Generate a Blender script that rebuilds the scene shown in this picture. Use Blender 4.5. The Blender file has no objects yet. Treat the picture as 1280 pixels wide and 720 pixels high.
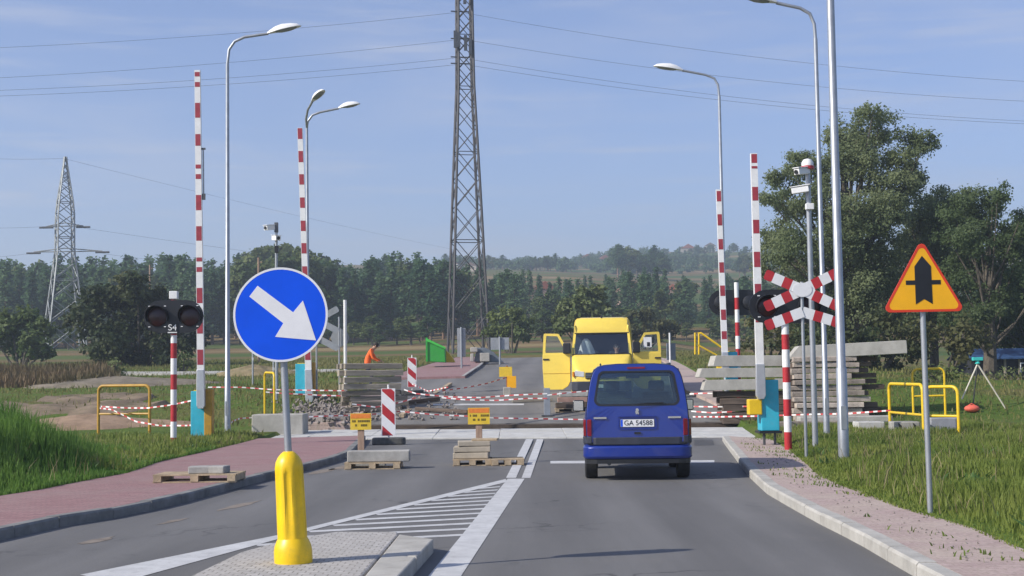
import bpy, bmesh, math, random
import numpy as np
from mathutils import Vector, Matrix
rad = math.radians
random.seed(7)
RNG = np.random.default_rng(11)
scene = bpy.context.scene
COL = scene.collection

# ------------------------------------------------------------------ camera
EYE = 1.6
FPX, PITCH, ROLL = 1740.0, rad(3.78), rad(0.8)
_f = np.array([0, math.cos(PITCH), math.sin(PITCH)])
_r0 = np.array([1.0, 0, 0]); _u0 = np.array([0, -math.sin(PITCH), math.cos(PITCH)])
_r = _r0*math.cos(ROLL) - _u0*math.sin(ROLL)
_u = _u0*math.cos(ROLL) + _r0*math.sin(ROLL)
cam_data = bpy.data.cameras.new('camera')
cam_data.sensor_width = 36.0; cam_data.lens = FPX/1280*36.0
cam_data.clip_start = 0.1; cam_data.clip_end = 6000
cam = bpy.data.objects.new('camera', cam_data); COL.objects.link(cam)
M = Matrix(((_r[0], _u[0], -_f[0], 0), (_r[1], _u[1], -_f[1], 0), (_r[2], _u[2], -_f[2], EYE), (0, 0, 0, 1)))
cam.matrix_world = M
scene.camera = cam

def ray(px, py):
    return _f + _r*((px-640)/FPX) - _u*((py-360)/FPX)
def at(px, py, d):
    """point seen at that spot of the picture at distance d (world Y)"""
    v = ray(px, py); t = d/v[1]
    return Vector((v[0]*t, d, EYE + v[2]*t))

# ------------------------------------------------------------------ ground height
_PS = np.array([-50, 0, 36, 37.5, 41.5, 43, 44, 46, 50, 55, 60, 70, 80, 100, 120, 160, 200, 250, 300, 400, 600, 850, 1000, 1300, 2500.])
_PZ = np.array([0, 0, 0, .03, .14, .2, .38, .72, 1.02, 1.3, 1.56, 2.08, 2.55, 3.2, 3.7, 5.2, 7, 10.3, 15, 26, 46, 70, 75, 62, 55.])
def sstep(a, b, x):
    t = min(1, max(0, (x-a)/(b-a))); return t*t*(3-2*t)
def base_h(x, y):
    s = y + 0.2*min(15, max(-15, x))
    z = float(np.interp(s, _PS, _PZ))
    if x > 13: z -= 1.3*sstep(14, 26, x)*sstep(47, 66, y)*(1-sstep(160, 260, y))
    if y > 130:
        k = sstep(130, 400, y)
        z += k*(2.5*math.sin(x*.011+1.3)+1.6*math.sin(x*.027+y*.006))*(1+y/700)
        z += sstep(450, 900, y)*6*sstep(40, 160, x-(y*.03))
    return z
def G(px, py, off=0.0):
    """where the line of sight through that spot meets the ground"""
    v = ray(px, py)
    d = 6.0
    prev = None
    while d < 1500:
        t = d/v[1]
        p = Vector((v[0]*t, d, EYE + v[2]*t))
        g = p.z - (base_h(p.x, d)+off)
        if g <= 0:
            if prev:
                k = prev[1]/(prev[1]-g); d2 = prev[0] + (d-prev[0])*k
                t = d2/v[1]; return Vector((v[0]*t, d2, EYE + v[2]*t))
            return p
        prev = (d, g); d *= 1.004
    return p

# ------------------------------------------------------------------ mesh helper
class MB:
    def __init__(s): s.v = []; s.f = []; s.m = []; s.xf = None
    def add(s, vs, fs, mi=0):
        o = len(s.v)
        for p in vs:
            p = Vector(p)
            if s.xf is not None: p = s.xf @ p
            s.v.append(tuple(p))
        for f in fs: s.f.append([i+o for i in f]); s.m.append(mi)
        return s
    def box(s, c, size, mi=0, rz=0.0, rx=0.0, ry=0.0, taper=1.0):
        x, y, z = (q/2 for q in size)
        R = Matrix.Rotation(rz, 3, 'Z') @ Matrix.Rotation(ry, 3, 'Y') @ Matrix.Rotation(rx, 3, 'X')
        c = Vector(c); t = taper
        vs = [(-x, -y, -z), (x, -y, -z), (x, y, -z), (-x, y, -z), (-x*t, -y*t, z), (x*t, -y*t, z), (x*t, y*t, z), (-x*t, y*t, z)]
        return s.add([c + R @ Vector(v) for v in vs], [(0, 3, 2, 1), (4, 5, 6, 7), (0, 1, 5, 4), (1, 2, 6, 5), (2, 3, 7, 6), (3, 0, 4, 7)], mi)
    def tube(s, pts, r, n=8, mi=0, cap=True):
        pts = [Vector(p) for p in pts]
        rs = r if isinstance(r, (list, tuple)) else [r]*len(pts)
        vs = []; fs = []
        up = None
        for i, p in enumerate(pts):
            a = pts[max(0, i-1)]; b = pts[min(len(pts)-1, i+1)]
            t = (b-a).normalized()
            if up is None:
                up = Vector((0, 0, 1)) if abs(t.z) < .9 else Vector((1, 0, 0))
            u = (up - t*up.dot(t))
            if u.length < 1e-5: u = t.orthogonal()
            u.normalize(); w = t.cross(u); up = u
            for k in range(n):
                an = 2*math.pi*k/n
                vs.append(p + (u*math.cos(an) + w*math.sin(an))*rs[i])
        for i in range(len(pts)-1):
            for k in range(n):
                k2 = (k+1) % n
                fs.append((i*n+k, i*n+k2, (i+1)*n+k2, (i+1)*n+k))
        if cap:
            fs.append(tuple(range(n-1, -1, -1))); fs.append(tuple((len(pts)-1)*n+k for k in range(n)))
        return s.add(vs, fs, mi)
    def lathe(s, prof, n=16, mi=0, c=(0, 0, 0), rot=None):
        vs = []; fs = []; c = Vector(c)
        for r, z in prof:
            for k in range(n):
                a = 2*math.pi*k/n
                p = Vector((max(r, 1e-4)*math.cos(a), max(r, 1e-4)*math.sin(a), z))
                if rot is not None: p = rot @ p
                vs.append(c+p)
        m = len(prof)
        for i in range(m-1):
            for k in range(n):
                k2 = (k+1) % n
                fs.append((i*n+k, i*n+k2, (i+1)*n+k2, (i+1)*n+k))
        fs.append(tuple(range(n-1, -1, -1))); fs.append(tuple((m-1)*n+k for k in range(n)))
        return s.add(vs, fs, mi)
    def prism(s, poly, a, b, mi=0, axis='y', mi_side=None):
        """extrude a 2D outline; axis 'y': outline is (x,z); 'z': (x,y); 'x': (y,z)"""
        n = len(poly)
        def P(p, t): return (p[0], t, p[1]) if axis == 'y' else ((p[0], p[1], t) if axis == 'z' else (t, p[0], p[1]))
        vs = [P(p, a) for p in poly] + [P(p, b) for p in poly]
        s.add(vs, [tuple(range(n)), tuple(range(2*n-1, n-1, -1))], mi)
        o = len(s.v)-2*n
        for i in range(n):
            j = (i+1) % n
            s.f.append([o+i, o+i+n, o+j+n, o+j]); s.m.append(mi if mi_side is None else mi_side)
        return s
    def ring(s, outer, inner, a, b, mi=0):
        """plate with a hole; both loops are (x,z) with the same count"""
        n = len(outer)
        vs = [(p[0], a, p[1]) for p in outer] + [(p[0], a, p[1]) for p in inner] + [(p[0], b, p[1]) for p in outer] + [(p[0], b, p[1]) for p in inner]
        fs = []
        for i in range(n):
            j = (i+1) % n
            fs += [(i, j, n+j, n+i), (2*n+i, 3*n+i, 3*n+j, 2*n+j), (i, 2*n+i, 2*n+j, j), (n+i, n+j, 3*n+j, 3*n+i)]
        return s.add(vs, fs, mi)
    def loft(s, rings, mi=0, cap=True):
        n = len(rings[0]); vs = [p for r in rings for p in r]; fs = []
        for i in range(len(rings)-1):
            for k in range(n):
                k2 = (k+1) % n
                fs.append((i*n+k, i*n+k2, (i+1)*n+k2, (i+1)*n+k))
        if cap:
            fs.append(tuple(range(n-1, -1, -1))); fs.append(tuple((len(rings)-1)*n+k for k in range(n)))
        return s.add(vs, fs, mi)
    def ball(s, c, r, mi=0, n=12, m=8, rot=None):
        rx, ry, rz = r if isinstance(r, (tuple, list)) else (r, r, r)
        vs = []; fs = []; c = Vector(c)
        for i in range(m+1):
            th = math.pi*i/m
            for k in range(n):
                ph = 2*math.pi*k/n
                p = Vector((rx*math.sin(th)*math.cos(ph)+1e-5*math.cos(ph), ry*math.sin(th)*math.sin(ph)+1e-5*math.sin(ph), rz*math.cos(th)))
                if rot is not None: p = rot @ p
                vs.append(c+p)
        for i in range(m):
            for k in range(n):
                k2 = (k+1) % n
                fs.append((i*n+k, (i+1)*n+k, (i+1)*n+k2, i*n+k2))
        return s.add(vs, fs, mi)
    def build(s, name, mats, parent=None, smooth=False, bevel=0, label=None):
        me = bpy.data.meshes.new(name); me.from_pydata(s.v, [], s.f)
        if not isinstance(mats, (list, tuple)): mats = [mats]
        for m in mats: me.materials.append(m)
        me.polygons.foreach_set('material_index', s.m)
        me.update()
        bm = bmesh.new(); bm.from_mesh(me); bmesh.ops.recalc_face_normals(bm, faces=bm.faces); bm.to_mesh(me); bm.free()
        if smooth:
            me.polygons.foreach_set('use_smooth', [True]*len(me.polygons))
            try: me.set_sharp_from_angle(angle=rad(38))
            except Exception: pass
        o = bpy.data.objects.new(name, me); COL.objects.link(o)
        if parent is not None: o.parent = parent
        if bevel:
            b = o.modifiers.new('bevel', 'BEVEL'); b.width = bevel; b.segments = 2; b.limit_method = 'ANGLE'; b.angle_limit = rad(35)
        if label: o['label'] = label
        return o

def root(name, label, cat, loc, rz=0.0, group=None, tilt=0.0):
    o = bpy.data.objects.new(name, None); COL.objects.link(o)
    o.empty_display_size = .2
    o.location = loc; o.rotation_euler = (0, tilt, rz)
    o['label'] = label; o['category'] = cat
    if group: o['group'] = group
    return o
def tag(o, label, cat, group=None, kind=None):
    if label: o['label'] = label
    if cat: o['category'] = cat
    if group: o['group'] = group
    if kind: o['kind'] = kind
    return o
def struct(o, label=None):
    o['kind'] = 'structure'
    if label: o['label'] = label
    return o
def copy_tree(o, parent=None):
    c = o.copy(); COL.objects.link(c)
    if parent is not None: c.parent = parent
    for ch in list(o.children): copy_tree(ch, c)
    return c
def L(o, px, py, dy=0.0):
    """local x,z (of an upright thing standing at o) of a spot of the picture"""
    p = at(px, py, o.location.y+dy); return (p.x-o.location.x, p.z-o.location.z)

# ------------------------------------------------------------------ materials
def nd(nt, t, **kw):
    n = nt.nodes.new(t)
    for k, v in kw.items(): setattr(n, k, v)
    return n
def mat(name, col, rough=.6, metal=0., var=.12, scale=3., bump=0., bscale=60., col2=None, world=False, coat=0., spec=.5, contrast=(.35, .65), stretch=None, dirt=0.0, dirtcol=(.12, .1, .08), rnd=0.0):
    m = bpy.data.materials.new(name); m.use_nodes = True
    nt = m.node_tree; b = nt.nodes['Principled BSDF']
    b.inputs['Roughness'].default_value = rough; b.inputs['Metallic'].default_value = metal
    b.inputs['Specular IOR Level'].default_value = spec
    if coat: b.inputs['Coat Weight'].default_value = coat; b.inputs['Coat Roughness'].default_value = .05
    if world:
        src = nd(nt, 'ShaderNodeNewGeometry').outputs['Position']
    else:
        src = nd(nt, 'ShaderNodeTexCoord').outputs['Object']
    mp = nd(nt, 'ShaderNodeMapping')
    if stretch: mp.inputs['Scale'].default_value = stretch
    nt.links.new(src, mp.inputs['Vector']); vec = mp.outputs['Vector']
    n1 = nd(nt, 'ShaderNodeTexNoise'); n1.inputs['Scale'].default_value = scale; n1.inputs['Detail'].default_value = 6; n1.inputs['Roughness'].default_value = .62
    nt.links.new(vec, n1.inputs['Vector'])
    cr = nd(nt, 'ShaderNodeValToRGB')
    c2 = col2 or tuple(min(1, c*(1+var)) for c in col)
    c1 = col if col2 else tuple(c*(1-var) for c in col)
    cr.color_ramp.elements[0].position = contrast[0]; cr.color_ramp.elements[1].position = contrast[1]
    cr.color_ramp.elements[0].color = (*c1, 1); cr.color_ramp.elements[1].color = (*c2, 1)
    nt.links.new(n1.outputs['Fac'], cr.inputs['Fac'])
    out = cr.outputs['Color']
    if dirt:
        n3 = nd(nt, 'ShaderNodeTexNoise'); n3.inputs['Scale'].default_value = scale*2.7; n3.inputs['Detail'].default_value = 8; n3.inputs['Roughness'].default_value = .75
        nt.links.new(vec, n3.inputs['Vector'])
        mr = nd(nt, 'ShaderNodeMapRange'); mr.inputs[1].default_value = .5; mr.inputs[2].default_value = .72; mr.inputs[4].default_value = dirt
        nt.links.new(n3.outputs['Fac'], mr.inputs[0])
        mx = nd(nt, 'ShaderNodeMixRGB'); mx.inputs['Color2'].default_value = (*dirtcol, 1)
        nt.links.new(mr.outputs[0], mx.inputs['Fac']); nt.links.new(out, mx.inputs['Color1']); out = mx.outputs['Color']
    if rnd:
        oi = nd(nt, 'ShaderNodeObjectInfo'); rr_ = nd(nt, 'ShaderNodeMapRange'); rr_.inputs[3].default_value = 1-rnd; rr_.inputs[4].default_value = 1+rnd*.7
        nt.links.new(oi.outputs['Random'], rr_.inputs[0]); mm_ = nd(nt, 'ShaderNodeMixRGB', blend_type='MULTIPLY'); mm_.inputs['Fac'].default_value = 1
        nt.links.new(out, mm_.inputs['Color1']); nt.links.new(rr_.outputs[0], mm_.inputs['Color2']); out = mm_.outputs['Color']
    nt.links.new(out, b.inputs['Base Color'])
    if bump:
        n2 = nd(nt, 'ShaderNodeTexNoise'); n2.inputs['Scale'].default_value = bscale; n2.inputs['Detail'].default_value = 4
        nt.links.new(vec, n2.inputs['Vector'])
        bp = nd(nt, 'ShaderNodeBump'); bp.inputs['Strength'].default_value = bump; bp.inputs['Distance'].default_value = .02
        nt.links.new(n2.outputs['Fac'], bp.inputs['Height']); nt.links.new(bp.outputs['Normal'], b.inputs['Normal'])
    return m
def leaf_mat(name, ca, cb, scale=.5, trans=.3):
    m = bpy.data.materials.new(name); m.use_nodes = True; nt = m.node_tree
    b = nt.nodes['Principled BSDF']; b.inputs['Roughness'].default_value = .6; b.inputs['Specular IOR Level'].default_value = .25
    oi = nd(nt, 'ShaderNodeObjectInfo'); geo = nd(nt, 'ShaderNodeNewGeometry')
    n1 = nd(nt, 'ShaderNodeTexNoise'); n1.inputs['Scale'].default_value = scale; n1.inputs['Detail'].default_value = 5
    nt.links.new(geo.outputs['Position'], n1.inputs['Vector'])
    ad = nd(nt, 'ShaderNodeMath', operation='MULTIPLY_ADD'); ad.inputs[1].default_value = .45; ad.inputs[2].default_value = -.22
    nt.links.new(oi.outputs['Random'], ad.inputs[0])
    a2 = nd(nt, 'ShaderNodeMath', operation='ADD'); nt.links.new(n1.outputs['Fac'], a2.inputs[0]); nt.links.new(ad.outputs[0], a2.inputs[1])
    cr = nd(nt, 'ShaderNodeValToRGB'); cr.color_ramp.elements[0].position = .28; cr.color_ramp.elements[1].position = .72
    cr.color_ramp.elements[0].color = (*ca, 1); cr.color_ramp.elements[1].color = (*cb, 1)
    nt.links.new(a2.outputs[0], cr.inputs['Fac']); nt.links.new(cr.outputs['Color'], b.inputs['Base Color'])
    tr = nd(nt, 'ShaderNodeBsdfTranslucent'); nt.links.new(cr.outputs['Color'], tr.inputs['Color'])
    mx = nd(nt, 'ShaderNodeMixShader'); mx.inputs[0].default_value = trans
    nt.links.new(b.outputs[0], mx.inputs[1]); nt.links.new(tr.outputs[0], mx.inputs[2])
    nt.links.new(mx.outputs[0], nt.nodes['Material Output'].inputs['Surface'])
    return m
def glass_mat(name, tint, alpha=.5, rough=.02):
    m = bpy.data.materials.new(name); m.use_nodes = True; nt = m.node_tree
    nt.nodes.remove(nt.nodes['Principled BSDF'])
    tr = nd(nt, 'ShaderNodeBsdfTransparent'); tr.inputs['Color'].default_value = (*tint, 1)
    gl = nd(nt, 'ShaderNodeBsdfGlossy'); gl.inputs['Roughness'].default_value = rough; gl.inputs['Color'].default_value = (.9, .95, 1, 1)
    fr = nd(nt, 'ShaderNodeFresnel'); fr.inputs['IOR'].default_value = 1.5
    ad = nd(nt, 'ShaderNodeMath', operation='ADD'); ad.inputs[1].default_value = alpha; nt.links.new(fr.outputs[0], ad.inputs[0])
    mx = nd(nt, 'ShaderNodeMixShader'); nt.links.new(ad.outputs[0], mx.inputs[0]); nt.links.new(tr.outputs[0], mx.inputs[1]); nt.links.new(gl.outputs[0], mx.inputs[2])
    nt.links.new(mx.outputs[0], nt.nodes['Material Output'].inputs['Surface'])
    return m

def asphalt_mat(name, ca, cb, patch=.25):
    m = bpy.data.materials.new(name); m.use_nodes = True; nt = m.node_tree
    b = nt.nodes['Principled BSDF']; b.inputs['Roughness'].default_value = .85; b.inputs['Specular IOR Level'].default_value = .3
    pos = nd(nt, 'ShaderNodeNewGeometry').outputs['Position']
    def noise(sc, det, st=None, r=.6):
        mp = nd(nt, 'ShaderNodeMapping')
        if st: mp.inputs['Scale'].default_value = st
        nt.links.new(pos, mp.inputs['Vector'])
        n = nd(nt, 'ShaderNodeTexNoise'); n.inputs['Scale'].default_value = sc; n.inputs['Detail'].default_value = det; n.inputs['Roughness'].default_value = r
        nt.links.new(mp.outputs['Vector'], n.inputs['Vector']); return n.outputs['Fac']
    big = noise(.35, 5, (1, .35, 1)); fine = noise(70, 3); streak = noise(1.6, 6, (1, .06, 1))
    cr = nd(nt, 'ShaderNodeValToRGB'); cr.color_ramp.elements[0].position = .3; cr.color_ramp.elements[1].position = .7
    cr.color_ramp.elements[0].color = (*ca, 1); cr.color_ramp.elements[1].color = (*cb, 1)
    s = nd(nt, 'ShaderNodeMath', operation='MULTIPLY_ADD'); s.inputs[1].default_value = .55; nt.links.new(streak, s.inputs[0])
    s2 = nd(nt, 'ShaderNodeMath', operation='MULTIPLY'); s2.inputs[1].default_value = .45; nt.links.new(big, s2.inputs[0]); nt.links.new(s2.outputs[0], s.inputs[2])
    nt.links.new(s.outputs[0], cr.inputs['Fac'])
    mx = nd(nt, 'ShaderNodeMixRGB', blend_type='OVERLAY'); mx.inputs['Fac'].default_value = .45
    nt.links.new(cr.outputs['Color'], mx.inputs['Color1']); nt.links.new(fine, mx.inputs['Color2'])
    # pale dust lying in patches
    du = noise(.9, 7, (1, .5, 1), .7); mr = nd(nt, 'ShaderNodeMapRange'); mr.inputs[1].default_value = .56; mr.inputs[2].default_value = .8; mr.inputs[4].default_value = patch
    nt.links.new(du, mr.inputs[0])
    m2 = nd(nt, 'ShaderNodeMixRGB'); m2.inputs['Color2'].default_value = (.24, .215, .19, 1)
    nt.links.new(mr.outputs[0], m2.inputs['Fac']); nt.links.new(mx.outputs['Color'], m2.inputs['Color1'])
    vo = nd(nt, 'ShaderNodeTexVoronoi', feature='DISTANCE_TO_EDGE'); vo.inputs['Scale'].default_value = .42
    wv = nd(nt, 'ShaderNodeTexNoise'); wv.inputs['Scale'].default_value = 1.8; wv.inputs['Detail'].default_value = 6; nt.links.new(pos, wv.inputs['Vector'])
    va = nd(nt, 'ShaderNodeVectorMath', operation='MULTIPLY_ADD'); va.inputs[1].default_value = (1.3, 1.3, 0); nt.links.new(wv.outputs['Color'], va.inputs[0]); nt.links.new(pos, va.inputs[2])
    nt.links.new(va.outputs[0], vo.inputs['Vector'])
    ck = nd(nt, 'ShaderNodeMapRange'); ck.inputs[1].default_value = .004; ck.inputs[2].default_value = .013; ck.inputs[3].default_value = .55; ck.inputs[4].default_value = 0; nt.links.new(vo.outputs['Distance'], ck.inputs[0])
    cm = nd(nt, 'ShaderNodeMapRange'); cm.inputs[1].default_value = .5; cm.inputs[2].default_value = .6; nt.links.new(noise(.25, 3), cm.inputs[0])
    cf = nd(nt, 'ShaderNodeMath', operation='MULTIPLY'); nt.links.new(ck.outputs[0], cf.inputs[0]); nt.links.new(cm.outputs[0], cf.inputs[1])
    m4 = nd(nt, 'ShaderNodeMixRGB'); m4.inputs['Color2'].default_value = (.03, .03, .03, 1); nt.links.new(cf.outputs[0], m4.inputs['Fac']); nt.links.new(m2.outputs['Color'], m4.inputs['Color1'])
    # worn wheel paths along the lane
    sx = nd(nt, 'ShaderNodeSeparateXYZ'); nt.links.new(pos, sx.inputs[0])
    lx = nd(nt, 'ShaderNodeMath', operation='MULTIPLY_ADD'); lx.inputs[1].default_value = -.05; nt.links.new(sx.outputs['Y'], lx.inputs[0]); nt.links.new(sx.outputs['X'], lx.inputs[2])
    sn = nd(nt, 'ShaderNodeMath', operation='MULTIPLY'); sn.inputs[1].default_value = 3.9; nt.links.new(lx.outputs[0], sn.inputs[0])
    s3 = nd(nt, 'ShaderNodeMath', operation='SINE'); nt.links.new(sn.outputs[0], s3.inputs[0])
    wm = nd(nt, 'ShaderNodeMapRange'); wm.inputs[1].default_value = -1; wm.inputs[2].default_value = 1; wm.inputs[3].default_value = .9; wm.inputs[4].default_value = 1.08; nt.links.new(s3.outputs[0], wm.inputs[0])
    m5 = nd(nt, 'ShaderNodeMixRGB', blend_type='MULTIPLY'); m5.inputs['Fac'].default_value = 1; nt.links.new(m4.outputs['Color'], m5.inputs['Color1']); nt.links.new(wm.outputs[0], m5.inputs['Color2'])
    nt.links.new(m5.outputs['Color'], b.inputs['Base Color'])
    bp = nd(nt, 'ShaderNodeBump'); bp.inputs['Strength'].default_value = .35; bp.inputs['Distance'].default_value = .01
    nt.links.new(fine, bp.inputs['Height']); nt.links.new(bp.outputs['Normal'], b.inputs['Normal'])
    return m
def paver_mat(name, ca, cb, mortar, bw=.2, bh=.1, dirt=.5, dirtcol=(.3, .25, .2)):
    m = bpy.data.materials.new(name); m.use_nodes = True; nt = m.node_tree
    b = nt.nodes['Principled BSDF']; b.inputs['Roughness'].default_value = .9; b.inputs['Specular IOR Level'].default_value = .2
    pos = nd(nt, 'ShaderNodeNewGeometry').outputs['Position']
    br = nd(nt, 'ShaderNodeTexBrick'); br.inputs['Scale'].default_value = 1; br.inputs['Brick Width'].default_value = bw; br.inputs['Row Height'].default_value = bh
    br.inputs['Mortar Size'].default_value = .006; br.inputs['Color1'].default_value = (*ca, 1); br.inputs['Color2'].default_value = (*cb, 1); br.inputs['Mortar'].default_value = (*mortar, 1)
    nt.links.new(pos, br.inputs['Vector'])
    n = nd(nt, 'ShaderNodeTexNoise'); n.inputs['Scale'].default_value = .8; n.inputs['Detail'].default_value = 8; n.inputs['Roughness'].default_value = .72
    nt.links.new(pos, n.inputs['Vector'])
    mr = nd(nt, 'ShaderNodeMapRange'); mr.inputs[1].default_value = .42; mr.inputs[2].default_value = .7; mr.inputs[4].default_value = dirt
    nt.links.new(n.outputs['Fac'], mr.inputs[0])
    mx = nd(nt, 'ShaderNodeMixRGB'); mx.inputs['Color2'].default_value = (*dirtcol, 1)
    nt.links.new(mr.outputs[0], mx.inputs['Fac']); nt.links.new(br.outputs['Color'], mx.inputs['Color1'])
    f = nd(nt, 'ShaderNodeTexNoise'); f.inputs['Scale'].default_value = 25; f.inputs['Detail'].default_value = 5
    nt.links.new(pos, f.inputs['Vector'])
    m3 = nd(nt, 'ShaderNodeMixRGB', blend_type='OVERLAY'); m3.inputs['Fac'].default_value = .4
    nt.links.new(mx.outputs['Color'], m3.inputs['Color1']); nt.links.new(f.outputs['Fac'], m3.inputs['Color2'])
    nt.links.new(m3.outputs['Color'], b.inputs['Base Color'])
    return m
def ground_mat():
    m = bpy.data.materials.new('meadow_ground'); m.use_nodes = True; nt = m.node_tree
    b = nt.nodes['Principled BSDF']; b.inputs['Roughness'].default_value = .95; b.inputs['Specular IOR Level'].default_value = .1
    pos = nd(nt, 'ShaderNodeNewGeometry').outputs['Position']
    def noise(sc, det, st=None, r=.6):
        mp = nd(nt, 'ShaderNodeMapping')
        if st: mp.inputs['Scale'].default_value = st
        nt.links.new(pos, mp.inputs['Vector'])
        n = nd(nt, 'ShaderNodeTexNoise'); n.inputs['Scale'].default_value = sc; n.inputs['Detail'].default_value = det; n.inputs['Roughness'].default_value = r
        nt.links.new(mp.outputs['Vector'], n.inputs['Vector']); return n.outputs['Fac']
    a = noise(.12, 8, None, .65)
    cr = nd(nt, 'ShaderNodeValToRGB'); e = cr.color_ramp.elements
    e[0].position = .3; e[0].color = (.05, .095, .016, 1); e[1].position = .72; e[1].color = (.2, .15, .075, 1)
    k = e.new(.5); k.color = (.09, .135, .025, 1); k = e.new(.62); k.color = (.12, .115, .04, 1)
    nt.links.new(a, cr.inputs['Fac'])
    # broad field strips farther out
    s = noise(.03, 2, (.25, 1, 1)); cr2 = nd(nt, 'ShaderNodeValToRGB'); e = cr2.color_ramp.elements
    cr2.color_ramp.interpolation = 'EASE'
    e[0].position = .36; e[0].color = (.06, .105, .025, 1); e[1].position = .66; e[1].color = (.25, .19, .09, 1)
    k = e.new(.46); k.color = (.09, .12, .03, 1); k = e.new(.55); k.color = (.17, .115, .055, 1)
    nt.links.new(s, cr2.inputs['Fac'])
    sp = nd(nt, 'ShaderNodeSeparateXYZ'); nt.links.new(pos, sp.inputs[0])
    mr = nd(nt, 'ShaderNodeMapRange'); mr.inputs[1].default_value = 75; mr.inputs[2].default_value = 130; nt.links.new(sp.outputs['Y'], mr.inputs[0])
    mx = nd(nt, 'ShaderNodeMixRGB'); nt.links.new(mr.outputs[0], mx.inputs['Fac']); nt.links.new(cr.outputs['Color'], mx.inputs['Color1']); nt.links.new(cr2.outputs['Color'], mx.inputs['Color2'])
    f = noise(6, 6, None, .7); mo = nd(nt, 'ShaderNodeMixRGB', blend_type='OVERLAY'); mo.inputs['Fac'].default_value = .6
    nt.links.new(mx.outputs['Color'], mo.inputs['Color1']); nt.links.new(f, mo.inputs['Color2'])
    nt.links.new(mo.outputs['Color'], b.inputs['Base Color'])
    bp = nd(nt, 'ShaderNodeBump'); bp.inputs['Strength'].default_value = .6; bp.inputs['Distance'].default_value = .12
    nt.links.new(f, bp.inputs['Height']); nt.links.new(bp.outputs['Normal'], b.inputs['Normal'])
    return m

GALV = mat('galvanised_steel', (.36, .38, .4), .42, .55, .1, 4, dirt=.25, dirtcol=(.3, .29, .27))
STEEL_D = mat('dark_steel', (.1, .105, .11), .5, .4, .15)
WHITE = mat('white_paint', (.78, .78, .76), .4, 0, .05, 6, dirt=.25, dirtcol=(.45, .42, .38))
RED = mat('red_paint', (.42, .022, .028), .4, 0, .12, 6)
RED_F = mat('faded_red_paint', (.33, .035, .05), .5, 0, .15, 6)
BLACK = mat('black_plastic', (.012, .013, .016), .42, 0, .2)
RUBBER = mat('tyre_rubber', (.018, .018, .019), .8, 0, .2, 20)
CYAN = mat('turquoise_paint', (.035, .42, .55), .45, 0, .08, 4, dirt=.2, dirtcol=(.3, .3, .3))
OCHRE = mat('ochre_paint', (.45, .25, .02), .5, 0, .15, 5, dirt=.3)
YELLOW = mat('yellow_paint', (.75, .5, .012), .4, 0, .06, 5, dirt=.25, dirtcol=(.35, .24, .05))
YEL_PL = mat('yellow_plastic', (.86, .55, .006), .4, 0, .08, 5, dirt=.4, dirtcol=(.5, .36, .03))
CONC = mat('grey_concrete', (.36, .35, .32), .9, 0, .2, 3, .3, 40, dirt=.4, dirtcol=(.2, .18, .15), spec=.2)
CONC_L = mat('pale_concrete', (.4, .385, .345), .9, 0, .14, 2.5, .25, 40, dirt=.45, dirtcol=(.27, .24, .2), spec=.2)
CONC_W = mat('whitened_concrete', (.48, .475, .445), .9, 0, .12, 2.5, .2, 40, dirt=.35, dirtcol=(.33, .31, .27), spec=.2)
SLEEP_G = mat('weathered_grey_timber', (.3, .265, .21), .9, 0, .2, 3, .5, 30, stretch=(.4, 5, 5), dirt=.6, dirtcol=(.1, .085, .065), spec=.15, rnd=.4)
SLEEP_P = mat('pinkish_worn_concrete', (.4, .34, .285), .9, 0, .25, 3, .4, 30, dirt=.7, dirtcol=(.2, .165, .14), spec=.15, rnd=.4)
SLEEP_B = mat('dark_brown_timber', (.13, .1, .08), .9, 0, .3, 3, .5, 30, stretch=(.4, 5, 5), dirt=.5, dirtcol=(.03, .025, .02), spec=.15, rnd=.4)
WOOD = mat('raw_timber', (.36, .25, .18), .85, 0, .2, 4, .3, 40, stretch=(6, 6, .6), spec=.15)
PALLET = mat('pallet_timber', (.42, .33, .22), .85, 0, .25, 5, .3, 40, dirt=.4, spec=.15)
EARTH = mat('dug_earth', (.3, .21, .14), .95, 0, .2, 1.5, .8, 8, world=True, dirt=.5, dirtcol=(.14, .11, .07), spec=.1)
GRAVEL_M = mat('ballast', (.2, .17, .15), .95, 0, .4, 9, .8, 14, world=True, col2=(.27, .245, .22), spec=.1)
BARK = mat('bark', (.11, .095, .075), .9, 0, .3, 5, .5, 14, spec=.1)
BARK_P = mat('pine_bark', (.2, .13, .09), .9, 0, .3, 2, spec=.1)
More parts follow.
